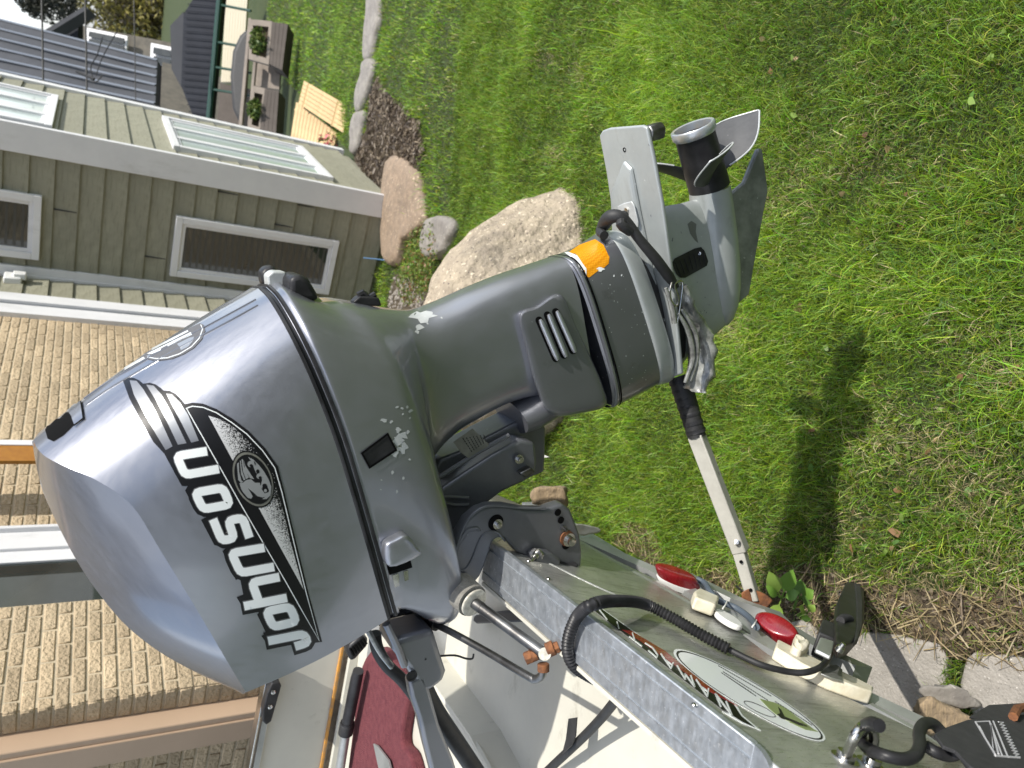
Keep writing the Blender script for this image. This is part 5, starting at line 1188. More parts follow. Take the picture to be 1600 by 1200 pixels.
M['dpaint'] = mat('charcoal_blade_paint', (.04, .042, .045), .6, .0, 0, .2, var=(.06, .062, .065), vs=30, spots=[((.3, .3, .3), 70, .72)])
for a in (-8, 112, 232): blade(math.radians(a))

# ---- swivel bracket and clamp brackets
c4 = lambda l: [(540 + x / 3.333, 620 + y / 3.333) for x, y in l]
sw = [(352, 640), (350, 580), (372, 520), (440, 440), (560, 360), (700, 270), (850, 190), (925, 205), (935, 300), (930, 350), (880, 400), (760, 455), (640, 545), (640, 620), (560, 720), (540, 830), (520, 960), (470, 960), (420, 850), (370, 740)]
blk(c4(sw), .02, .060, M['cast'], 'swivel_bracket', .006)
sw2 = [(330, 700), (290, 560), (310, 420), (400, 260), (520, 215), (640, 150), (780, 80), (890, 20), (935, 110), (935, 220), (930, 330), (700, 420), (500, 560), (430, 700)]
blk(c4(sw2), -.055, .018, M['cast'], 'swivel_core', .006)
V, F = loft([[MW(*c4([(x, y)])[0], 0) + mw * .058 * math.cos(t) * 1 + unit(MW(870, 60 + 600, 0) - MW(800, 640, 0)) * 0 + unit(np.cross(mw, MW(900, 600, 0) - MW(700, 700, 0))) * r * math.sin(t) for t in [2 * math.pi * j / 24 for j in range(24)]] for (x, y, r) in ((860, 100, .030), (930, 70, .034), (1010, 20, .036), (1080, -20, .036))], 3); mesh('swivel_tube', V, F, M['cast'], motor, ang=50)
swm = bpy.data.objects['swivel_bracket']
# recess ribs on the swivel bracket
for l in ([(470, 600), (480, 570), (510, 550), (560, 560), (640, 560)], [(450, 580), (470, 540), (520, 520), (640, 525)], [(380, 690), (400, 780), (450, 880)], [(500, 690), (500, 780), (480, 900)], [(380, 690), (430, 670), (490, 680)]):
    MB().tube([MW(x, y, .0615) for x, y in c4(l)], .0025, 8, smooth=4).build('cast_rib', M['cast'], swm)
MB().tube([MW(x, y, .058) for x, y in c4([(430, 455), (560, 372), (700, 283), (850, 200)])], .004, 8, smooth=3).build('cast_flange', M['cast'], swm)
for (x, y, w, r) in ((490, 635, .062, .010), (500, 668, .062, .006)):
    p = MW(*c4([(x, y)])[0], w); MB().lathe(p, mw, [(0, r), (.004, r), (.0045, r * .6), (.007, r * .6), (.007, 0)], 14, cap=False).build('pivot_pin', M['dullsteel'], swm)
lb = MB().prism([MW(*p, .0215) for p in c4([(640, 150), (700, 190), (745, 250), (740, 270), (640, 320), (600, 270), (560, 230)])], mw * .0005) ; 
lbo = MB().prism([MW(*p, .0605) for p in c4([(560, 235), (660, 165), (745, 245), (735, 275), (640, 320), (600, 290)])], mw * .0006).build('worn_label', M['label'], motor, smooth=False)
ltx = MB()
for k in range(7):
    a = c4([(610 + k * 18, 215 - k * 3 + 0), (660 + k * 12, 290 - k * 9)]); 
    A_, B_ = np.array(a[0]), np.array(a[1]); d_ = unit(B_ - A_); 
    for j in range(6):
        s = A_ + (B_ - A_) * j / 6; e_ = A_ + (B_ - A_) * (j + .7) / 6; n_2 = np.array([-d_[1], d_[0]]) * .7
        ltx.prism([MW(*(s + n_2), .0612), MW(*(e_ + n_2), .0612), MW(*(e_ - n_2), .0612), MW(*(s - n_2), .0612)], mw * .0003)
ltx.build('label_print', M['black'], lbo, smooth=False)
# rest bolt
for (x, y) in ((900, 322),):
    p = MW(*c4([(x, y)])[0], .064); MB().lathe(p, mw, [(0, .008), (.003, .008), (.003, .005), (.010, .005), (.010, 0)], 12, cap=False).build('bolt', M['steel'], motor)
blk(c4([(870, 375), (930, 345), (952, 370), (900, 402)]), .05, .075, M['dullsteel'], 'stop_lug', .003)
# starboard clamp bracket
cb = [(490, 1000), (492, 900), (520, 780), (560, 680), (600, 610), (660, 560), (720, 540), (800, 540), (900, 560), (1000, 562), (1050, 545), (1090, 533), (1130, 560), (1155, 620), (1180, 690), (1192, 780), (1188, 860), (1170, 885), (1100, 862), (1000, 840), (920, 810), (850, 775), (815, 735), (790, 712), (760, 705), (730, 725), (715, 780), (690, 850), (665, 905), (640, 935), (610, 960), (560, 1050), (530, 1035)]
blk(c4(cb), -.115, -.092, M['cast'], 'clamp_bracket', .004)
cbo = blk(c4(cb), .092, .116, M['cast'], 'clamp_bracket', .005)
def cline(l, w, r, name='raised_edge', m='cast', sm_=4): return MB().tube([MW(x, y, w) for x, y in c4(l)], r, 8, smooth=sm_).build(name, M[m], cbo)
cline([(548, 990), (552, 900), (575, 790), (610, 690), (655, 620), (720, 575), (800, 567), (900, 577), (1000, 580), (1045, 575)], .1165, .0022)
cline([(565, 870), (575, 800), (625, 700), (680, 680), (700, 700)], .1165, .0018); cline([(565, 870), (590, 905), (625, 895), (660, 840), (700, 740), (740, 705), (790, 705), (830, 750)], .1165, .0018)
# recessed pocket
MB().prism([MW(*p, .1161) for p in c4([(572, 860), (590, 780), (640, 705), (720, 690), (690, 740), (655, 830), (625, 885), (592, 893)])], mw * .0004).build('pocket', M['cast'], cbo, smooth=False)
def bolt(x, y, w, r, m='steel', r2=None, h=.006):
    p = MW(*c4([(x, y)])[0], w); r2 = r2 or r * .55; MB().lathe(p, mw, [(0, r), (h * .4, r), (h * .4, r2), (h * 1.6, r2), (h * 1.7, r2 * .6), (h * 1.7, 0)], 18, cap=False).build('bolt', M[m], cbo, ang=40)
p = MW(*c4([(782, 655)])[0], .1163); MB().lathe(p, mw, [(0, .0135), (.0006, .0135), (.0006, .0)], 24, cap=False).build('bolt_recess', M['hole'], cbo)
bolt(790, 662, .1165, .0085, h=.005)
for (x, y) in ((1105, 602), (1121, 642)):
    p = MW(*c4([(x, y)])[0], .1168); MB().lathe(p, mw, [(0, .0062), (.0008, .0062), (.0008, 0)], 18, cap=False).build('tilt_pin_hole', M['hole'], cbo)
bolt(1134, 684, .1165, .0052, 'dullsteel'); bolt(1160, 742, .1165, .012, 'steel', .0075, .008)
p = MW(*c4([(1150, 735)])[0], .1165); MB().lathe(p, mw, [(0, .0135), (.003, .0135), (.003, .0)], 20, cap=False).build('rusty_washer', M['rust'], cbo)
p = MW(*c4([(1148, 772)])[0], .1168); MB().lathe(p, mw, [(0, .008), (.0006, .008), (.0006, 0)], 18, cap=False).build('tilt_pin_hole', M['hole'], cbo)
# clamp foot with bolt
ft = blk(c4([(940, 800), (980, 780), (1040, 790), (1085, 820), (1080, 862), (1010, 850), (950, 832)]), .116, .138, M['cast'], 'clamp_foot', .004)
p = MW(*c4([(1000, 815)])[0], .130); MB().lathe(p, unit(-ma * .8 + mw * .4), [(0, .012), (.003, .012), (.003, .007), (.012, .006), (.012, .0035), (.024, .0035), (.024, 0)], 14, cap=False).build('bolt', M['steel'], ft)
blk(c4([(1095, 850), (1160, 862), (1188, 852), (1180, 885), (1130, 890), (1090, 872)]), .112, .128, M['black'], 'foot_pad', .003)
# tilt tube nut, ivory washer, steering rod and link
def MWs(px, py, w): return MW(px, py, w)
a_ = MW(700, 905, .10); b_ = MW(722, 924, .135); c_ = MW(741, 942, .165)
MB().tube([a_, b_], .024, 8).build('tube_nut', M['cast'], motor, smooth=False, bev=.002)
MB().tube([MW(716, 919, .125), MW(738, 939, .162)], [.0265, .0255], 20).build('knurled_collar', mat('rough_grey_collar', (.18, .17, .15), .9, .1, bump=1, bs=500, bd=.002, var=(.26, .25, .22), vs=90), motor, ang=40)
dv = unit(c_ - MW(716, 919, .125)); MB().lathe(c_ - dv * .002, dv, [(0, .0225), (.003, .0225), (.0038, .0215), (.0038, .009), (.0038, 0)], 36, cap=False).build('ivory_washer', M['washer'], motor, ang=40)
rod = thing('steering_rod', c_, 'dark steel steering rod with rusty ball joint projecting from the ivory washer', 'steering rod')
r0, r1 = c_, MW(851, 1022, .30)
MB().tube([r0, r0 + (r1 - r0) * .12], .0088, 18).build('rod_collar', M['dullsteel'], rod); MB().tube([r0 + (r1 - r0) * .10, r1], .0082, 18).build('rod', M['dullsteel'], rod)
MB().tube([r1 - unit(ray(850, 1020)) * .0, r1 - unit(r1 - EYE) * .010], .0088, 18).build('rod_end', M['washer'], rod)
def T(px, py, k=0.): r = ray(px, py); d = project(r1)[2] + k; return EYE + r * d
for (x, y, rr_, k, m) in ((826, 1027, .0095, .01, 'rust'), (834, 1024, .0085, .01, 'rust'), (860, 1014, .0105, .0, 'rust'), (868, 1012, .0085, .0, 'rust'), (849, 1043, .0085, .01, 'rust')):
    dr_ = T(870, 1008) - T(826, 1027) if y < 1040 else T(849, 1050) - T(849, 1035)
    MB().lathe(T(x, y, k), dr_, [(-.0055, 0), (-.0055, rr_), (.0055, rr_), (.0055, 0)], 6 if m == 'rust' and x in (826, 868) else 14, cap=False).build('joint_nut', M[m], rod, ang=40, bev=.001)
MB().tube([T(849, 1046, .01), T(846, 1056, .012), T(836, 1061, .02), T(824, 1056, .03), T(760, 1018, .10), T(700, 985, .16), T(672, 973, .19)], [.006, .0062, .0062, .006, .0058, .0055, .0052], 14, smooth=5).build('link_rod', M['dullsteel'], rod)
MB().tube([T(682, 977, .18), T(668, 968, .20)], [.010, .011], 10).build('link_clevis', M['black'], rod); MB().tube([T(664, 962, .19), T(652, 958, .2)], [.008, .007], 8).build('link_nut', M['rust'], rod)
# tiller / steering arm
blk([(586, 978), (600, 965), (652, 952), (662, 985), (672, 1015), (668, 1030), (650, 1043), (634, 1048), (612, 1010)], .03, .10, M['paint2'], 'steering_plate', .010)
MB().tube([MW(604, 975, .100), MW(618, 1005, .102), MW(632, 1040, .100)], .006, 8, smooth=3).build('plate_fold', M['paint2'], motor)
blk([(630, 1052), (645, 1046), (656, 1041), (664, 1070), (678, 1120), (700, 1175), (712, 1215), (672, 1215), (655, 1150), (646, 1110), (634, 1076)], .075, .10, M['paint2'], 'tiller_arm', .006)
p = MW(643, 1056, .100); MB().lathe(p, mw, [(0, .009), (.002, .009), (.002, .0062), (.001, .0062), (.001, 0)], 20, cap=False).build('arm_bolt', M['black'], motor)
MB().tube([MW(664, 1030, .10), MW(680, 1026, .09), MW(710, 1024, .08), (MW(728, 1029, .08)), MW(738, 1029, .08), MW(740, 1022, .08)], .0017, 6, smooth=4).build('bare_wire', M['blackm'], motor)
MB().tube([MW(655, 1060, .06), MW(680, 1110, .05), MW(720, 1170, .05), MW(760, 1230, .05)], .016, 12, smooth=3).build('control_hose', M['black'], motor)
# harness from the pan
corr(MB(), [MW(645, 905, .07), MW(662, 905, .06), MW(666, 920, .05), MW(650, 945, .03), MW(632, 958, 0), MW(600, 975, -.05)], .0105, pitch=.0045).build('harness_sleeve', M['black'], motor, ang=60)
MB().tube([MW(585, 990, .0), MW(590, 1015, .0), MW(605, 1040, .0), MW(628, 1062, .0), MW(650, 1090, .0)], .011, 12, smooth=4).build('rubber_hose', M['blackm'], motor)
MB().tube([MW(575, 985, .02), MW(583, 1000, .02), MW(596, 1022, .02), MW(612, 1042, .02)], .005, 10, smooth=4).build('clear_sleeve', M['clearplastic'], motor)
# black louvred speaker-like vent block behind the cowl
vb = thing('louvred_vent', PS(560, 1010, .25), 'black slotted plastic vent block tucked behind the front of the cowl', 'vent')
MB().prism([PS(x, y, .32) for x, y in ((543, 1018), (548, 1008), (566, 992), (576, 998), (574, 1010), (556, 1030), (548, 1034))], BS * .04).build('body', M['black'], vb, bev=.006)
for k in range(6):
    t = k / 5; MB().tube([PS(547 + 20 * t, 1013 - 16 * t, .322), PS(553 + 20 * t, 1024 - 18 * t, .322)], .003, 6).build('slot', M['hole'], vb)
# boat pole lying on the liner
pole = thing('boat_pole', PZ(545, 1120, ZC + .05), 'silver pole with a black ribbed grip lying beside the maroon carpet', 'pole')
z_ = ZC + .06
MB().tube([PZ(560, 1048, z_), PZ(557, 1060, z_), PZ(543, 1130, z_)], [.014, .0155, .0155], 16).build('grip', M['black'], pole)
MB().tube([PZ(543, 1128, z_), PZ(540, 1146, z_)], .0185, 18).build('collar', M['black'], pole)
for k in range(8): MB().lathe(PZ(542.5 - k * .4, 1131 + k * 2.1, z_), PZ(540, 1146, z_) - PZ(543, 1128, z_), [(-.0008, .0185), (0, .0195), (.0008, .0185)], 18, cap=False).build('grip_ring', M['blackm'], pole)
MB().tube([PZ(540, 1146, z_), PZ(522, 1260, z_)], .0125, 16).build('tube', M['alu2'], pole)
# bracket plate at the bottom edge of the carpet, black clip on the splashwell wall
MB().prism([PZ(x, y, ZC + .034) for x, y in ((583, 1164), (588, 1166), (606, 1188), (614, 1210), (596, 1225))], -ZZ * .004)
tag(MB().prism([PZ(x, y, ZC + .040) for x, y in ((583, 1162), (589, 1165), (607, 1188), (616, 1225), (600, 1240))], -ZZ * .004).build('metal_offcut', M['alu2']), 'pale metal pointed plate lying on the maroon carpet', 'metal plate')
tag(MB().prism([PZ(x, y, ZF + .03) for x, y in ((740, 962), (746, 960), (778, 955), (812, 954), (814, 972), (780, 973), (744, 975), (738, 970))], -ZZ * .025).build('plastic_clip', mat('charcoal_plastic', (.05, .05, .052), .5), bev=.004), 'charcoal plastic clip on the cream splashwell floor beneath the steering rod', 'clip')
MB().lathe(PZ(655, 1184, ZC + .01), ZZ, [(0, .030), (.006, .030), (.006, .02), (.0, .018), (-.0, 0)], 24, cap=False)
tag(MB().lathe(PZ(658, 1186, ZF - .0), ZZ, [(0, .03), (.006, .03), (.006, .021), (.001, .02), (.001, 0)], 24, cap=False).build('grommet', M['black']), 'black round grommet in the cream liner beside the steering arm', 'grommet')

# ---- tie down strap and clips round the gearcase neck
sp = thing('motor_tie', MW(960, 345, .06), 'black rubber tie strap looped over the gearcase with wire clips', 'strap')
MB().tube([MW(943, 352, .02), MW(952, 340, .05), MW(966, 338, .065), MW(980, 348, .072), (MW(1000, 375, .078)), MW(1025, 405, .082), MW(1045, 432, .08), MW(1056, 448, .075)], [.011, .012, .011, .009, .0085, .0095, .0095, .006], 12, smooth=5).build('rubber_band', M['blackm'], sp)
MB().tube([MW(941, 350, -.01), MW(938, 362, .02), MW(944, 368, .04)], .008, 10, smooth=3).build('knot', M['blackm'], sp)
MB().tube([MW(975, 336, .06), MW(970, 350, .075), MW(985, 362, .075)], .0085, 10, smooth=3).build('knot', M['blackm'], sp)
MB().tube([MW(1050, 440, .085), MW(1047, 455, .088), MW(1049, 470, .085), (MW(1057, 478, .083)), MW(1060, 465, .085), MW(1054, 445, .087), MW(1066, 440, .08), MW(1064, 470, .08), MW(1058, 505, .075)], .0016, 8, smooth=5).build('wire_clip', M['steel'], sp)
V, F = loft([[MW(x, y, 0) + mw * (.045 + .03 * math.cos(t)) + mb_ * .0 + unit(MW(x + 12, y - 3, 0) - MW(x, y, 0)) * rr * math.sin(t) for t in [2 * math.pi * j / 20 for j in range(20)]] for (x, y, rr) in ((1030, 440, .010), (1040, 470, .018), (1060, 500, .020), (1070, 530, .022), (1072, 560, .022), (1066, 585, .018), (1060, 600, .012))], 4)
V = np.array([v + mw * noise.fractal(Vector(v * 40), 1, 2, 3) * .007 + ma * noise.noise(Vector(v * 60)) * .005 for v in V]); mesh('film_wrap', V, F, M['clearplastic'], sp, ang=60)
for l in ([(1060, 490), (1076, 520), (1082, 560), (1070, 598)], [(1066, 484), (1086, 520), (1088, 560), (1078, 595)], [(1040, 450), (1050, 480), (1054, 505)]):
    MB().tube([MW(x, y, .078) for x, y in l], [.003, .005, .005, .003][:len(l)], 8, smooth=5).build('film_fold', M['clearplastic'], sp)

# transom saver bar
gk = MP(1064, 600, 0)[1]; ts = thing('transom_saver', sv0, 'white square support bar with black taped head from trailer to gearcase', 'support bar')
ed = lambda a, b, hw, m, name: MB().box((a + b) / 2, b - a, unit(np.cross(b - a, unit((a + b) / 2 - EYE) + PO * .0 + BA * .75)), np.cross(b - a, np.cross(b - a, unit((a + b) / 2 - EYE) + BA * .75)), np.linalg.norm(b - a) / 2, hw, hw).build(name, m, ts, bev=.0025)
dT = project(gk)[2]
def PB(x, y, t): return P(x, y, dT + (1.455 - dT) * t)
ed(PB(1088, 680, .25), PB(1158, 862, .78), .0145, M['saverp'], 'outer_tube')
ed(PB(1152, 850, .76), PB(1178, 938, 1.0), .0115, M['saverp'], 'inner_tube')
mb = MB(); mb.tube([PB(1060, 588, 0), PB(1068, 612, .08), PB(1078, 645, .16), PB(1089, 683, .26)], [.021, .022, .020, .0185], 12, smooth=4); mb.build('tape_wrap', M['blackm'], ts)
for k in range(7):
    t = k / 6; mb = MB(); x, y = 1062 + 25 * t, 596 + 78 * t; a = PB(x, y, t * .25); mb.lathe(a, PB(1078, 645, .16) - PB(1068, 612, .08), [(-.004, .0205), (-.003, .0222 - .002 * t), (.003, .0222 - .002 * t), (.004, .0205)], 12, cap=False); mb.build('tape_turn', M['black'], ts)
def toC(p, k): return p + unit(EYE - p) * k
for (x, y, t) in ((1152, 848, .74),):
    p = toC(PB(x, y, t), .017); mb = MB(); mb.lathe(p, unit(EYE - p), [(0, .006), (.004, .006), (.005, .003), (.009, .003), (.009, 0)], 10, cap=False); mb.build('bolt', M['steel'], ts)
for (x, y, t) in ((1158, 878, .83), (1173, 922, .95)):
    p = toC(PB(x, y, t), .0145); mb = MB(); mb.lathe(p, unit(EYE - p), [(0, .0035), (.0006, .0035), (.0006, 0)], 10, cap=False); mb.build('pin_hole', M['hole'], ts)
mb = MB(); mb.tube([PB(1150, 915, .92), PB(1162, 925, .95), PB(1180, 932, .97)], .0022, 6, smooth=3); mb.build('wire_pin', M['dullsteel'], ts)
# far trailer light and guide block on the starboard side
fl_ = thing('trailer_light', P(835, 705, 1.75), 'small red trailer light on a pale bracket plate beyond the motor bracket', 'trailer light')
mb = MB(); mb.prism([P(x, y, 1.72) for x, y in ((815, 694), (828, 694), (838, 700), (836, 704), (815, 706))], BS * .05); mb.build('lens', M['red'], fl_, bev=.004)
mb = MB(); mb.prism([P(x, y, 1.70) for x, y in ((815, 705), (840, 707), (858, 714), (845, 716), (815, 717))], BS * .05); mb.build('plate', M['white'], fl_)
mb = MB(); mb.prism([P(x, y, 1.70) for x, y in ((818, 706), (828, 706), (826, 714), (822, 714))], BS * .01); mb.build('stem', M['black'], fl_)
def chunk(poly, d, th, m, name, label, cat, seed, amp=.006):
    q = [P(x, y, d) for x, y in poly]; c = np.mean(q, 0); dr = unit(c - EYE); R_ = cr(q, 5, closed=True)
    V, F = loft([[c + (p - c) * .3 for p in R_], [c + (p - c) * .9 for p in R_], [p + dr * th * .2 for p in R_], [p + dr * th for p in R_]], 4)
    V = np.array([v + unit(v - c) * noise.fractal(Vector(v * 35 + seed), 1, 2, 4) * amp for v in V]); return tag(mesh(name, V, F, m, ang=50), label, cat)
chunk([(832, 766), (842, 760), (870, 760), (884, 764), (886, 790), (880, 800), (850, 790), (834, 786)], 1.62, .1, M['oldwood'], 'guide_block', 'split pale wooden trailer guide block behind the clamp bracket', 'wood block', 3, .010)
chunk([(892, 822), (905, 820), (928, 823), (937, 829), (925, 833), (897, 834)], 1.58, .05, M['caulk'], 'guide_stub', 'ragged cream stub sticking out beyond the bracket bolt', 'wood stub', 5)
# weathered wood end and concrete crumbs near the strap
g = G(1480, 1120); 
chunk([(1436, 1100), (1455, 1091), (1490, 1105), (1522, 1122), (1535, 1140), (1500, 1150), (1462, 1150), (1436, 1135), (1428, 1120)], project(g)[2] - .22, .16, M['oldwood'], 'wood_block', 'weathered split wood block under the black strap', 'wood block', 8, .012)
chunk([(1443, 1075), (1462, 1070), (1500, 1078), (1530, 1096), (1525, 1106), (1480, 1100), (1452, 1092)], project(g)[2] - .12, .05, M['greyst'], 'concrete_scrap', 'crumbly grey concrete scrap on the paver beside the wood block', 'concrete scrap', 9, .012)

# ================================================================ GROUND COVER
def sheet(px_poly, name, m, dz, kind='structure'):
    g = cr([G(*p, .0) for p in px_poly], 5, closed=True)
    # fan of rings hugging the slope
    c = np.mean(g, 0); V = []; F = []; n = len(g)
    for s in (1.0, .8, .6, .4, .2, .02):
        for p in g: q = c + (p - c) * s; V.append((q[0], q[1], gz(q[0], q[1]) + dz + .006 * noise.noise(Vector((q[0] * 9, q[1] * 9, 0)))))
    for i in range(5):
        for k in range(n): F.append((i * n + k, i * n + (k + 1) % n, (i + 1) * n + (k + 1) % n, (i + 1) * n + k))
    return tag(mesh(name, V, F, m), kind=kind)
MUL = [(590, 118), (600, 140), (612, 150), (640, 178), (655, 190), (662, 240), (655, 262), (640, 275), (628, 310), (600, 320), (566, 285), (553, 240), (572, 205), (578, 150)]
sheet(MUL, 'mulch_bed', M['soil'], .0)
SOIL = [(1190, 905), (1260, 880), (1350, 905), (1470, 925), (1640, 915), (1700, 1000), (1650, 1050), (1560, 1040), (1500, 1030), (1420, 1010), (1340, 975), (1290, 1010), (1200, 985)]
sheet(SOIL, 'bare_soil', M['soil'], .002)
HAY = [(1000, 870), (960, 850), (980, 815), (1020, 820), (1045, 880), (1100, 905), (1130, 880), (1165, 915), (1150, 960), (1040, 930)]
sheet(HAY, 'bare_soil', M['soil'], .002)
GRV = [(618, 430), (640, 435), (655, 450), (690, 470), (700, 560), (660, 600), (610, 520), (606, 470)]
sheet(GRV, 'gravel_bed', M['soil'], .0)
def paver(poly, label, th=.04, top=.012):
    g = [G(*p, top) for p in poly]; c = np.mean(g, 0); mb = MB(); mb.prism(g, -ZZ * th)
    return tag(mb.build('paver', M['paver'], bev=.008, bseg=3), label, 'paver', 'concrete edging pavers')
PV = [[(1318, 1015), (1348, 988), (1395, 992), (1465, 1006), (1478, 1030), (1476, 1075), (1452, 1130), (1400, 1180), (1340, 1120)],
      [(1508, 1030), (1520, 1020), (1590, 1026), (1660, 1038), (1690, 1110), (1640, 1200), (1560, 1190), (1515, 1110), (1498, 1070)],
      [(1222, 975), (1255, 968), (1275, 985), (1278, 1010), (1300, 1040), (1262, 1060), (1225, 1020)],
      [(1455, 1140), (1500, 1115), (1552, 1205), (1570, 1330), (1440, 1340), (1400, 1230)]]
for p, lb in zip(PV, ('large grey concrete paver under the transducer shadow', 'grey concrete paver at the right edge above the black strap', 'broken grey paver corner poking out behind the nearer red light', 'grey concrete paver hidden under the strap and wood block')): paver(p, lb)
# pebbles
mb = MB(); random.seed(3)
def pebble(mb, p, r):
    n = 6; R_ = [random.uniform(.7, 1.2) for _ in range(n)]
    V = [p + np.array([r * R_[k] * math.cos(k * 1.047), r * R_[k] * math.sin(k * 1.047), 0]) for k in range(n)] + [p + np.array([r * .55 * R_[k] * math.cos(k * 1.047), r * .55 * R_[k] * math.sin(k * 1.047), r * .6]) for k in range(n)]
    mb.add(V, [(k, (k + 1) % n, n + (k + 1) % n, n + k) for k in range(n)] + [tuple(range(n, 2 * n))])
for _ in range(900):
    x, y = ru(600, 700), ru(425, 600)
    if pip(x, y, GRV): pebble(mb, G(x, y, .003), ru(.008, .02))
tag(mb.build('gravel', mat('mixed_gravel', (.33, .30, .26), .9, var=(.2, .18, .16), vs=40), smooth=False), kind='stuff')
# mulch chips and straw
def chips(region, n, ln, wd, cols, name, lift=.02, seed=1, m=None):
    rs = np.random.RandomState(seed); xs = [p[0] for p in region]; ys = [p[1] for p in region]; V = []; F = []; T = []; i = 0
    while i < n:
        x, y = rs.uniform(min(xs), max(xs)), rs.uniform(min(ys), max(ys)); i += 1
        if not pip(x, y, region): continue
        p = G(x, y, rs.rand() * lift); a = rs.rand() * 6.28; e = rs.normal() * .3; d = np.array([math.cos(a) * math.cos(e), math.sin(a) * math.cos(e), math.sin(e)]); L_ = ln * rs.uniform(.4, 1.4)
        w = unit(np.cross(d, rs.normal(size=3))) * wd * rs.uniform(.5, 1.3); b = ZZ * rs.uniform(0, .3) * L_
        k = len(V); V += [p - d * L_ - w, p - d * L_ + w, p + b + w, p + b - w, p + d * L_ + w * .5, p + d * L_ - w * .5]; F += [(k, k + 1, k + 2, k + 3), (k + 3, k + 2, k + 4, k + 5)]
        c = np.array(cols[rs.randint(len(cols))]) * rs.uniform(.6, 1.3); T += [c] * 6
    V = np.array(V); V[:, 2] = np.maximum(V[:, 2], np.array([gz(a, b) + .002 for a, b in V[:, :2]]))
    o = mesh(name, V, F, m or M['leaf'], None, smooth=False, kind='stuff'); at = o.data.attributes.new('tint', 'FLOAT_COLOR', 'POINT')
    at.data.foreach_set('color', np.concatenate([np.array(T), np.ones((len(T), 1))], 1).astype(np.float32).ravel())
BR = [(.13, .10, .07), (.19, .15, .11), (.08, .06, .045), (.26, .21, .15)]
STR = [(.42, .34, .19), (.50, .41, .24), (.30, .23, .12), (.20, .14, .08)]
chips(MUL, 7000, .028, .006, BR, 'mulch', .03, 1)
chips(SOIL, 1000, .035, .0011, STR, 'dry_straw', .02, 2); chips(HAY, 1500, .03, .0011, STR, 'dry_straw', .025, 3)
chips(SOIL, 1800, .006, .004, BR, 'soil_crumbs', .008, 4); chips(HAY, 900, .007, .004, BR, 'soil_crumbs', .01, 5)

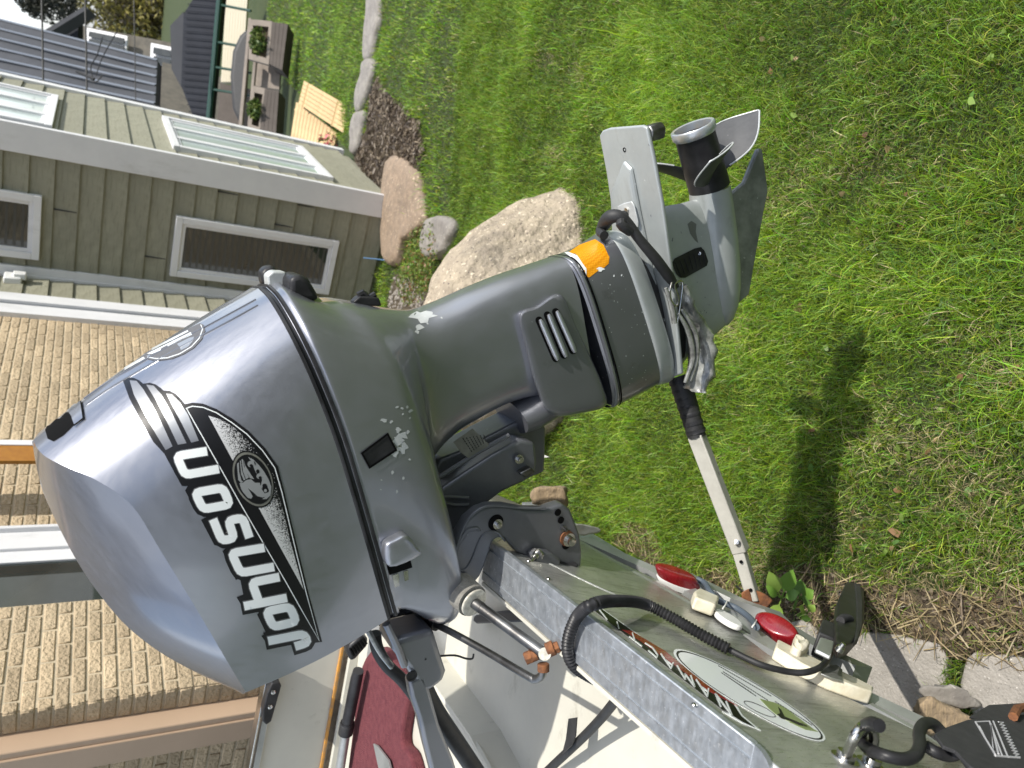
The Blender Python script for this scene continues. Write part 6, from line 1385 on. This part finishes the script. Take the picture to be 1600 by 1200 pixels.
# ---------------- lawn
def lawn(n, y0, y1, x0, x1, hl, hw, segs, seed, dens=None):
    rs = np.random.RandomState(seed)
    X = rs.uniform(x0, x1, n); Y = rs.uniform(y0, y1, n)
    z = -SLOPE * np.clip(Y - 1.2, 0, 11)
    pts = np.stack([X, Y, z], 1); px, py, d = project(pts)
    ok = (d > .2) & (px > 380) & (px < 1750) & (py > -650) & (py < 1350)
    for reg in (MUL, GRV):
        ok &= ~np.array([pip(a, b, reg) if k else False for a, b, k in zip(px, py, ok)])
    near = (Y < 2.2)
    for k, reg in enumerate([SOIL, HAY] + PV):
        ins = np.array([pip(a, b, reg) if (q and e) else False for a, b, q, e in zip(px, py, ok, near)])
        ok &= ~(ins & (rs.rand(n) < (.78 if k < 2 else 1)))
    # under the boat and house
    s_ = (pts - T0) @ BA; ok &= ~((s_ < -.85) & (Y < 2.2))
    hs_ = (pts - C1) @ n1; hs2 = (pts - C1) @ n2; ok &= ~((hs_ < 0.0) & (hs2 < 0.0)); ok &= ~(((pts - C2) @ n2 < 0) & ((pts - C1) @ n2 < 0) & (Y > 1.5) & ((pts - C2) @ n2 < 0) & ((pts - C1) @ n1 < 3) & ((pts - C2) @ n2 > -9) & (X < 0))
    X, Y, z, px, py = X[ok], Y[ok], z[ok], px[ok], py[ok]; n = len(X)
    # patchiness
    t = np.array([noise.fractal(Vector((a * 1.3, b * 1.3, 3)), 1, 2.1, 4) for a, b in zip(X, Y)])
    t2 = np.array([noise.noise(Vector((a * 5.5, b * 5.5, 8))) for a, b in zip(X, Y)])
    straw = np.zeros(n)
    for (cx, cy, rx, ry, k) in ((1430, 690, 90, 70, .65), (1520, 760, 90, 60, .6), (1330, 830, 60, 60, .5), (850, 95, 18, 14, .9), (900, 120, 20, 14, .5), (1140, 510, 30, 30, .7), (1000, 340, 18, 50, .4), (1470, 940, 190, 55, .85), (1600, 880, 90, 60, .6), (1240, 300, 60, 90, .3), (1350, 250, 140, 60, .28), (700, 140, 22, 14, .5), (1190, 870, 60, 50, .5), (870, 240, 20, 12, .6), (1540, 560, 90, 60, .35), (720, 60, 14, 10, .6)):
        straw = np.maximum(straw, k * np.exp(-((px - cx) / rx) ** 2 - ((py - cy) / ry) ** 2))
    straw = np.clip(straw + .04 + t2 * .14, 0.01, .85) * np.where(Y > 3, .55, 1)
    keep = rs.rand(n) > straw * .35; X, Y, z, px, py, t, t2, straw = [q[keep] for q in (X, Y, z, px, py, t, t2, straw)]; n = len(X)
    isS = rs.rand(n) < straw * .8
    L_ = hl * rs.lognormal(0, .35, n) * np.clip(1 + .8 * t2 + .45 * t, .6, 2) * np.where(isS, .75, 1); Wd = hw * rs.uniform(.6, 1.4, n)
    # coherent lean (clumps) plus own
    a0 = t * 5 + rs.normal(0, 1.9, n); tilt = np.clip(np.abs(rs.normal(.72, .42, n)), 0, 1.5) + np.where(isS, .35, 0)
    dx, dy = np.cos(a0), np.sin(a0)
    col = np.stack([.142 + .03 * t + .025 * rs.normal(size=n), .236 + .05 * t + .035 * rs.normal(size=n), .012 + .006 * rs.normal(size=n)], 1)
    yel = rs.rand(n) < .30; col[yel] = np.stack([.26 + .04 * rs.normal(size=yel.sum()), .38 + .04 * rs.normal(size=yel.sum()), .06 + .01 * rs.normal(size=yel.sum())], 1)
    blu = rs.rand(n) < .10; col[blu] = np.array([.10, .18, .05]) * rs.uniform(.8, 1.5, (blu.sum(), 1))
    col[isS] = np.array([.48, .40, .22]) * rs.uniform(.45, 1.25, (isS.sum(), 1))
    col *= np.exp(rs.normal(0, .34, n) + .3 * t2 + .22 * t)[:, None]; col = np.clip(col, .008, .8)
    ph = a0 + math.pi / 2 + rs.normal(0, .5, n); wx, wy = np.cos(ph) * Wd, np.sin(ph) * Wd
    rings = []; S = segs
    for i in range(S + 1):
        s = i / S; ang = tilt * (s ** .8); hgt = L_ * (np.sin(np.pi / 2 - ang * s * .9) * s); out = L_ * s * np.sin(ang * (.35 + .65 * s))
        cx, cy, cz = X + dx * out, Y + dy * out, z + np.maximum(hgt, .002) - .004; w = (1 - s ** 2.2) if i < S else 0
        if i < S: rings += [np.stack([cx - wx * w, cy - wy * w, cz], 1), np.stack([cx + wx * w, cy + wy * w, cz], 1)]
        else: rings.append(np.stack([cx, cy, cz], 1))
    V = np.stack(rings, 1); k = V.shape[1]; V = V.reshape(-1, 3).astype(np.float32); base = np.arange(n) * k
    tris = []
    for i in range(S - 1): tris += [np.stack([base + 2 * i, base + 2 * i + 1, base + 2 * i + 3], 1), np.stack([base + 2 * i, base + 2 * i + 3, base + 2 * i + 2], 1)]
    tris.append(np.stack([base + 2 * S - 2, base + 2 * S - 1, base + 2 * S], 1)); F = np.concatenate(tris).astype(np.int32)
    me = bpy.data.meshes.new('grass'); me.vertices.add(len(V)); me.vertices.foreach_set('co', V.ravel()); me.loops.add(F.size); me.loops.foreach_set('vertex_index', F.ravel())
    me.polygons.add(len(F)); me.polygons.foreach_set('loop_start', np.arange(len(F), dtype=np.int32) * 3); me.update(calc_edges=True); me.materials.append(M['blade'])
    at = me.attributes.new('tint', 'FLOAT_COLOR', 'POINT'); cc = np.repeat(np.concatenate([col, np.ones((n, 1))], 1), k, 0).astype(np.float32); at.data.foreach_set('color', cc.ravel())
    o = bpy.data.objects.new('grass', me); C.objects.link(o); o['kind'] = 'stuff'; print('grass', n, len(F)); return o
lawn(400000, .45, 2.3, -1.0, 2.6, .034, .00088, 3, 1)
lawn(290000, 2.2, 4.2, -.6, 4.2, .034, .0013, 2, 2)
lawn(120000, 4.1, 8.5, .4, 7.5, .035, .0028, 2, 3)
lawn(70000, 8.4, 14, 1.5, 12, .045, .006, 1, 4)
# fallen leaf bits and clover on the lawn
LAWNP = [(880, 20), (1590, 10), (1600, 900), (1300, 860), (1150, 600), (1210, 300), (900, 180)]
chips(LAWNP, 90, .010, .007, [(.30, .17, .08), (.22, .12, .06), (.36, .26, .14)], 'fallen_leaves', .03, 21)
chips(LAWNP, 420, .0075, .006, [(.20, .30, .06), (.12, .24, .05)], 'clover', .03, 22)
# weeds
def tuft(poly, n, name, label, cols, size, h, seed):
    rs = np.random.RandomState(seed); xs = [p[0] for p in poly]; ys = [p[1] for p in poly]; V = []; F = []; T = []
    for _ in range(n):
        x, y = rs.uniform(min(xs), max(xs)), rs.uniform(min(ys), max(ys))
        if not pip(x, y, poly): continue
        p = G(x, y, rs.rand() * h); a = rs.normal(size=3); a[2] = abs(a[2]) * .6; a = unit(a); b = unit(np.cross(a, rs.normal(size=3))); s = size * rs.uniform(.6, 1.3); k = len(V)
        V += [p - a * s * .6, p + b * s * .35, p + a * s, p - b * s * .35]; F.append((k, k + 1, k + 2, k + 3)); c = np.array(cols[rs.randint(len(cols))]) * rs.uniform(.7, 1.3); T += [c] * 4
    o = mesh(name, V, F, M['leaf'], None, smooth=False); at = o.data.attributes.new('tint', 'FLOAT_COLOR', 'POINT'); at.data.foreach_set('color', np.concatenate([np.array(T), np.ones((len(T), 1))], 1).astype(np.float32).ravel()); return tag(o, label, kind='stuff')
tuft([(640, 360), (676, 345), (684, 400), (660, 470), (630, 480), (618, 440), (628, 412)], 2600, 'weeds', 'low green and rusty weeds between the stones', [(.14, .20, .04), (.09, .15, .03), (.25, .14, .06), (.2, .24, .07)], .016, .10, 3)
def broadleaf(px, py, d, spec, label):
    base = P(px, py, d); t = thing('broadleaf_weed', base, label, 'plant', 'broadleaf weeds by the socket')
    for (tx_, ty_, tz, w, wd) in spec:
        tip = P(tx_, ty_, d - tz); m_ = (base + tip) / 2 + ZZ * .01; ax_ = tip - base; sd_ = unit(np.cross(ax_, unit(EYE - base) + np.array([ru(-.5, .5), 0, 0]))); V = []; n = 8
        for i in range(n + 1):
            s = i / n; c = base + ax_ * s + unit(EYE - base) * .018 * math.sin(s * math.pi); ww_ = wd * (math.sin(math.pi * min(1, max(0, (s - .25) / .75)) ** .8) if s > .25 else 0) + .0012
            V += [c - sd_ * ww_ + ZZ * .003, c, c + sd_ * ww_ + ZZ * .003]
        F = []
        for i in range(n): F += [(3 * i, 3 * i + 1, 3 * i + 4, 3 * i + 3), (3 * i + 1, 3 * i + 2, 3 * i + 5, 3 * i + 4)]
        o = mesh('leaf', V, F, M['leaf'], t, ang=80); at = o.data.attributes.new('tint', 'FLOAT_COLOR', 'POINT'); cc = np.array(w); at.data.foreach_set('color', np.tile(np.append(cc, 1), len(V)).astype(np.float32))
g1, g2, g3 = (.16, .30, .05), (.12, .23, .05), (.24, .36, .07)
broadleaf(1222, 935, 1.72, [(1203, 893, .05, g3, .016), (1240, 890, .06, g1, .017), (1208, 975, .06, g3, .015), (1250, 925, .03, g2, .014), (1198, 915, .04, g1, .012)], 'bright broad leaved weed beside the rusty socket')
broadleaf(1250, 935, 1.74, [(1272, 922, .05, g1, .014), (1268, 942, .04, g2, .014), (1252, 905, .04, g2, .013), (1240, 950, .04, g2, .012)], 'darker broad leaved weed to the right of the bright one')
broadleaf(1262, 958, 1.73, [(1250, 948, .04, g3, .009), (1274, 945, .04, g3, .009), (1260, 972, .04, g1, .009), (1246, 960, .03, g1, .008)], 'smallest broad leaved weed above the broken paver')
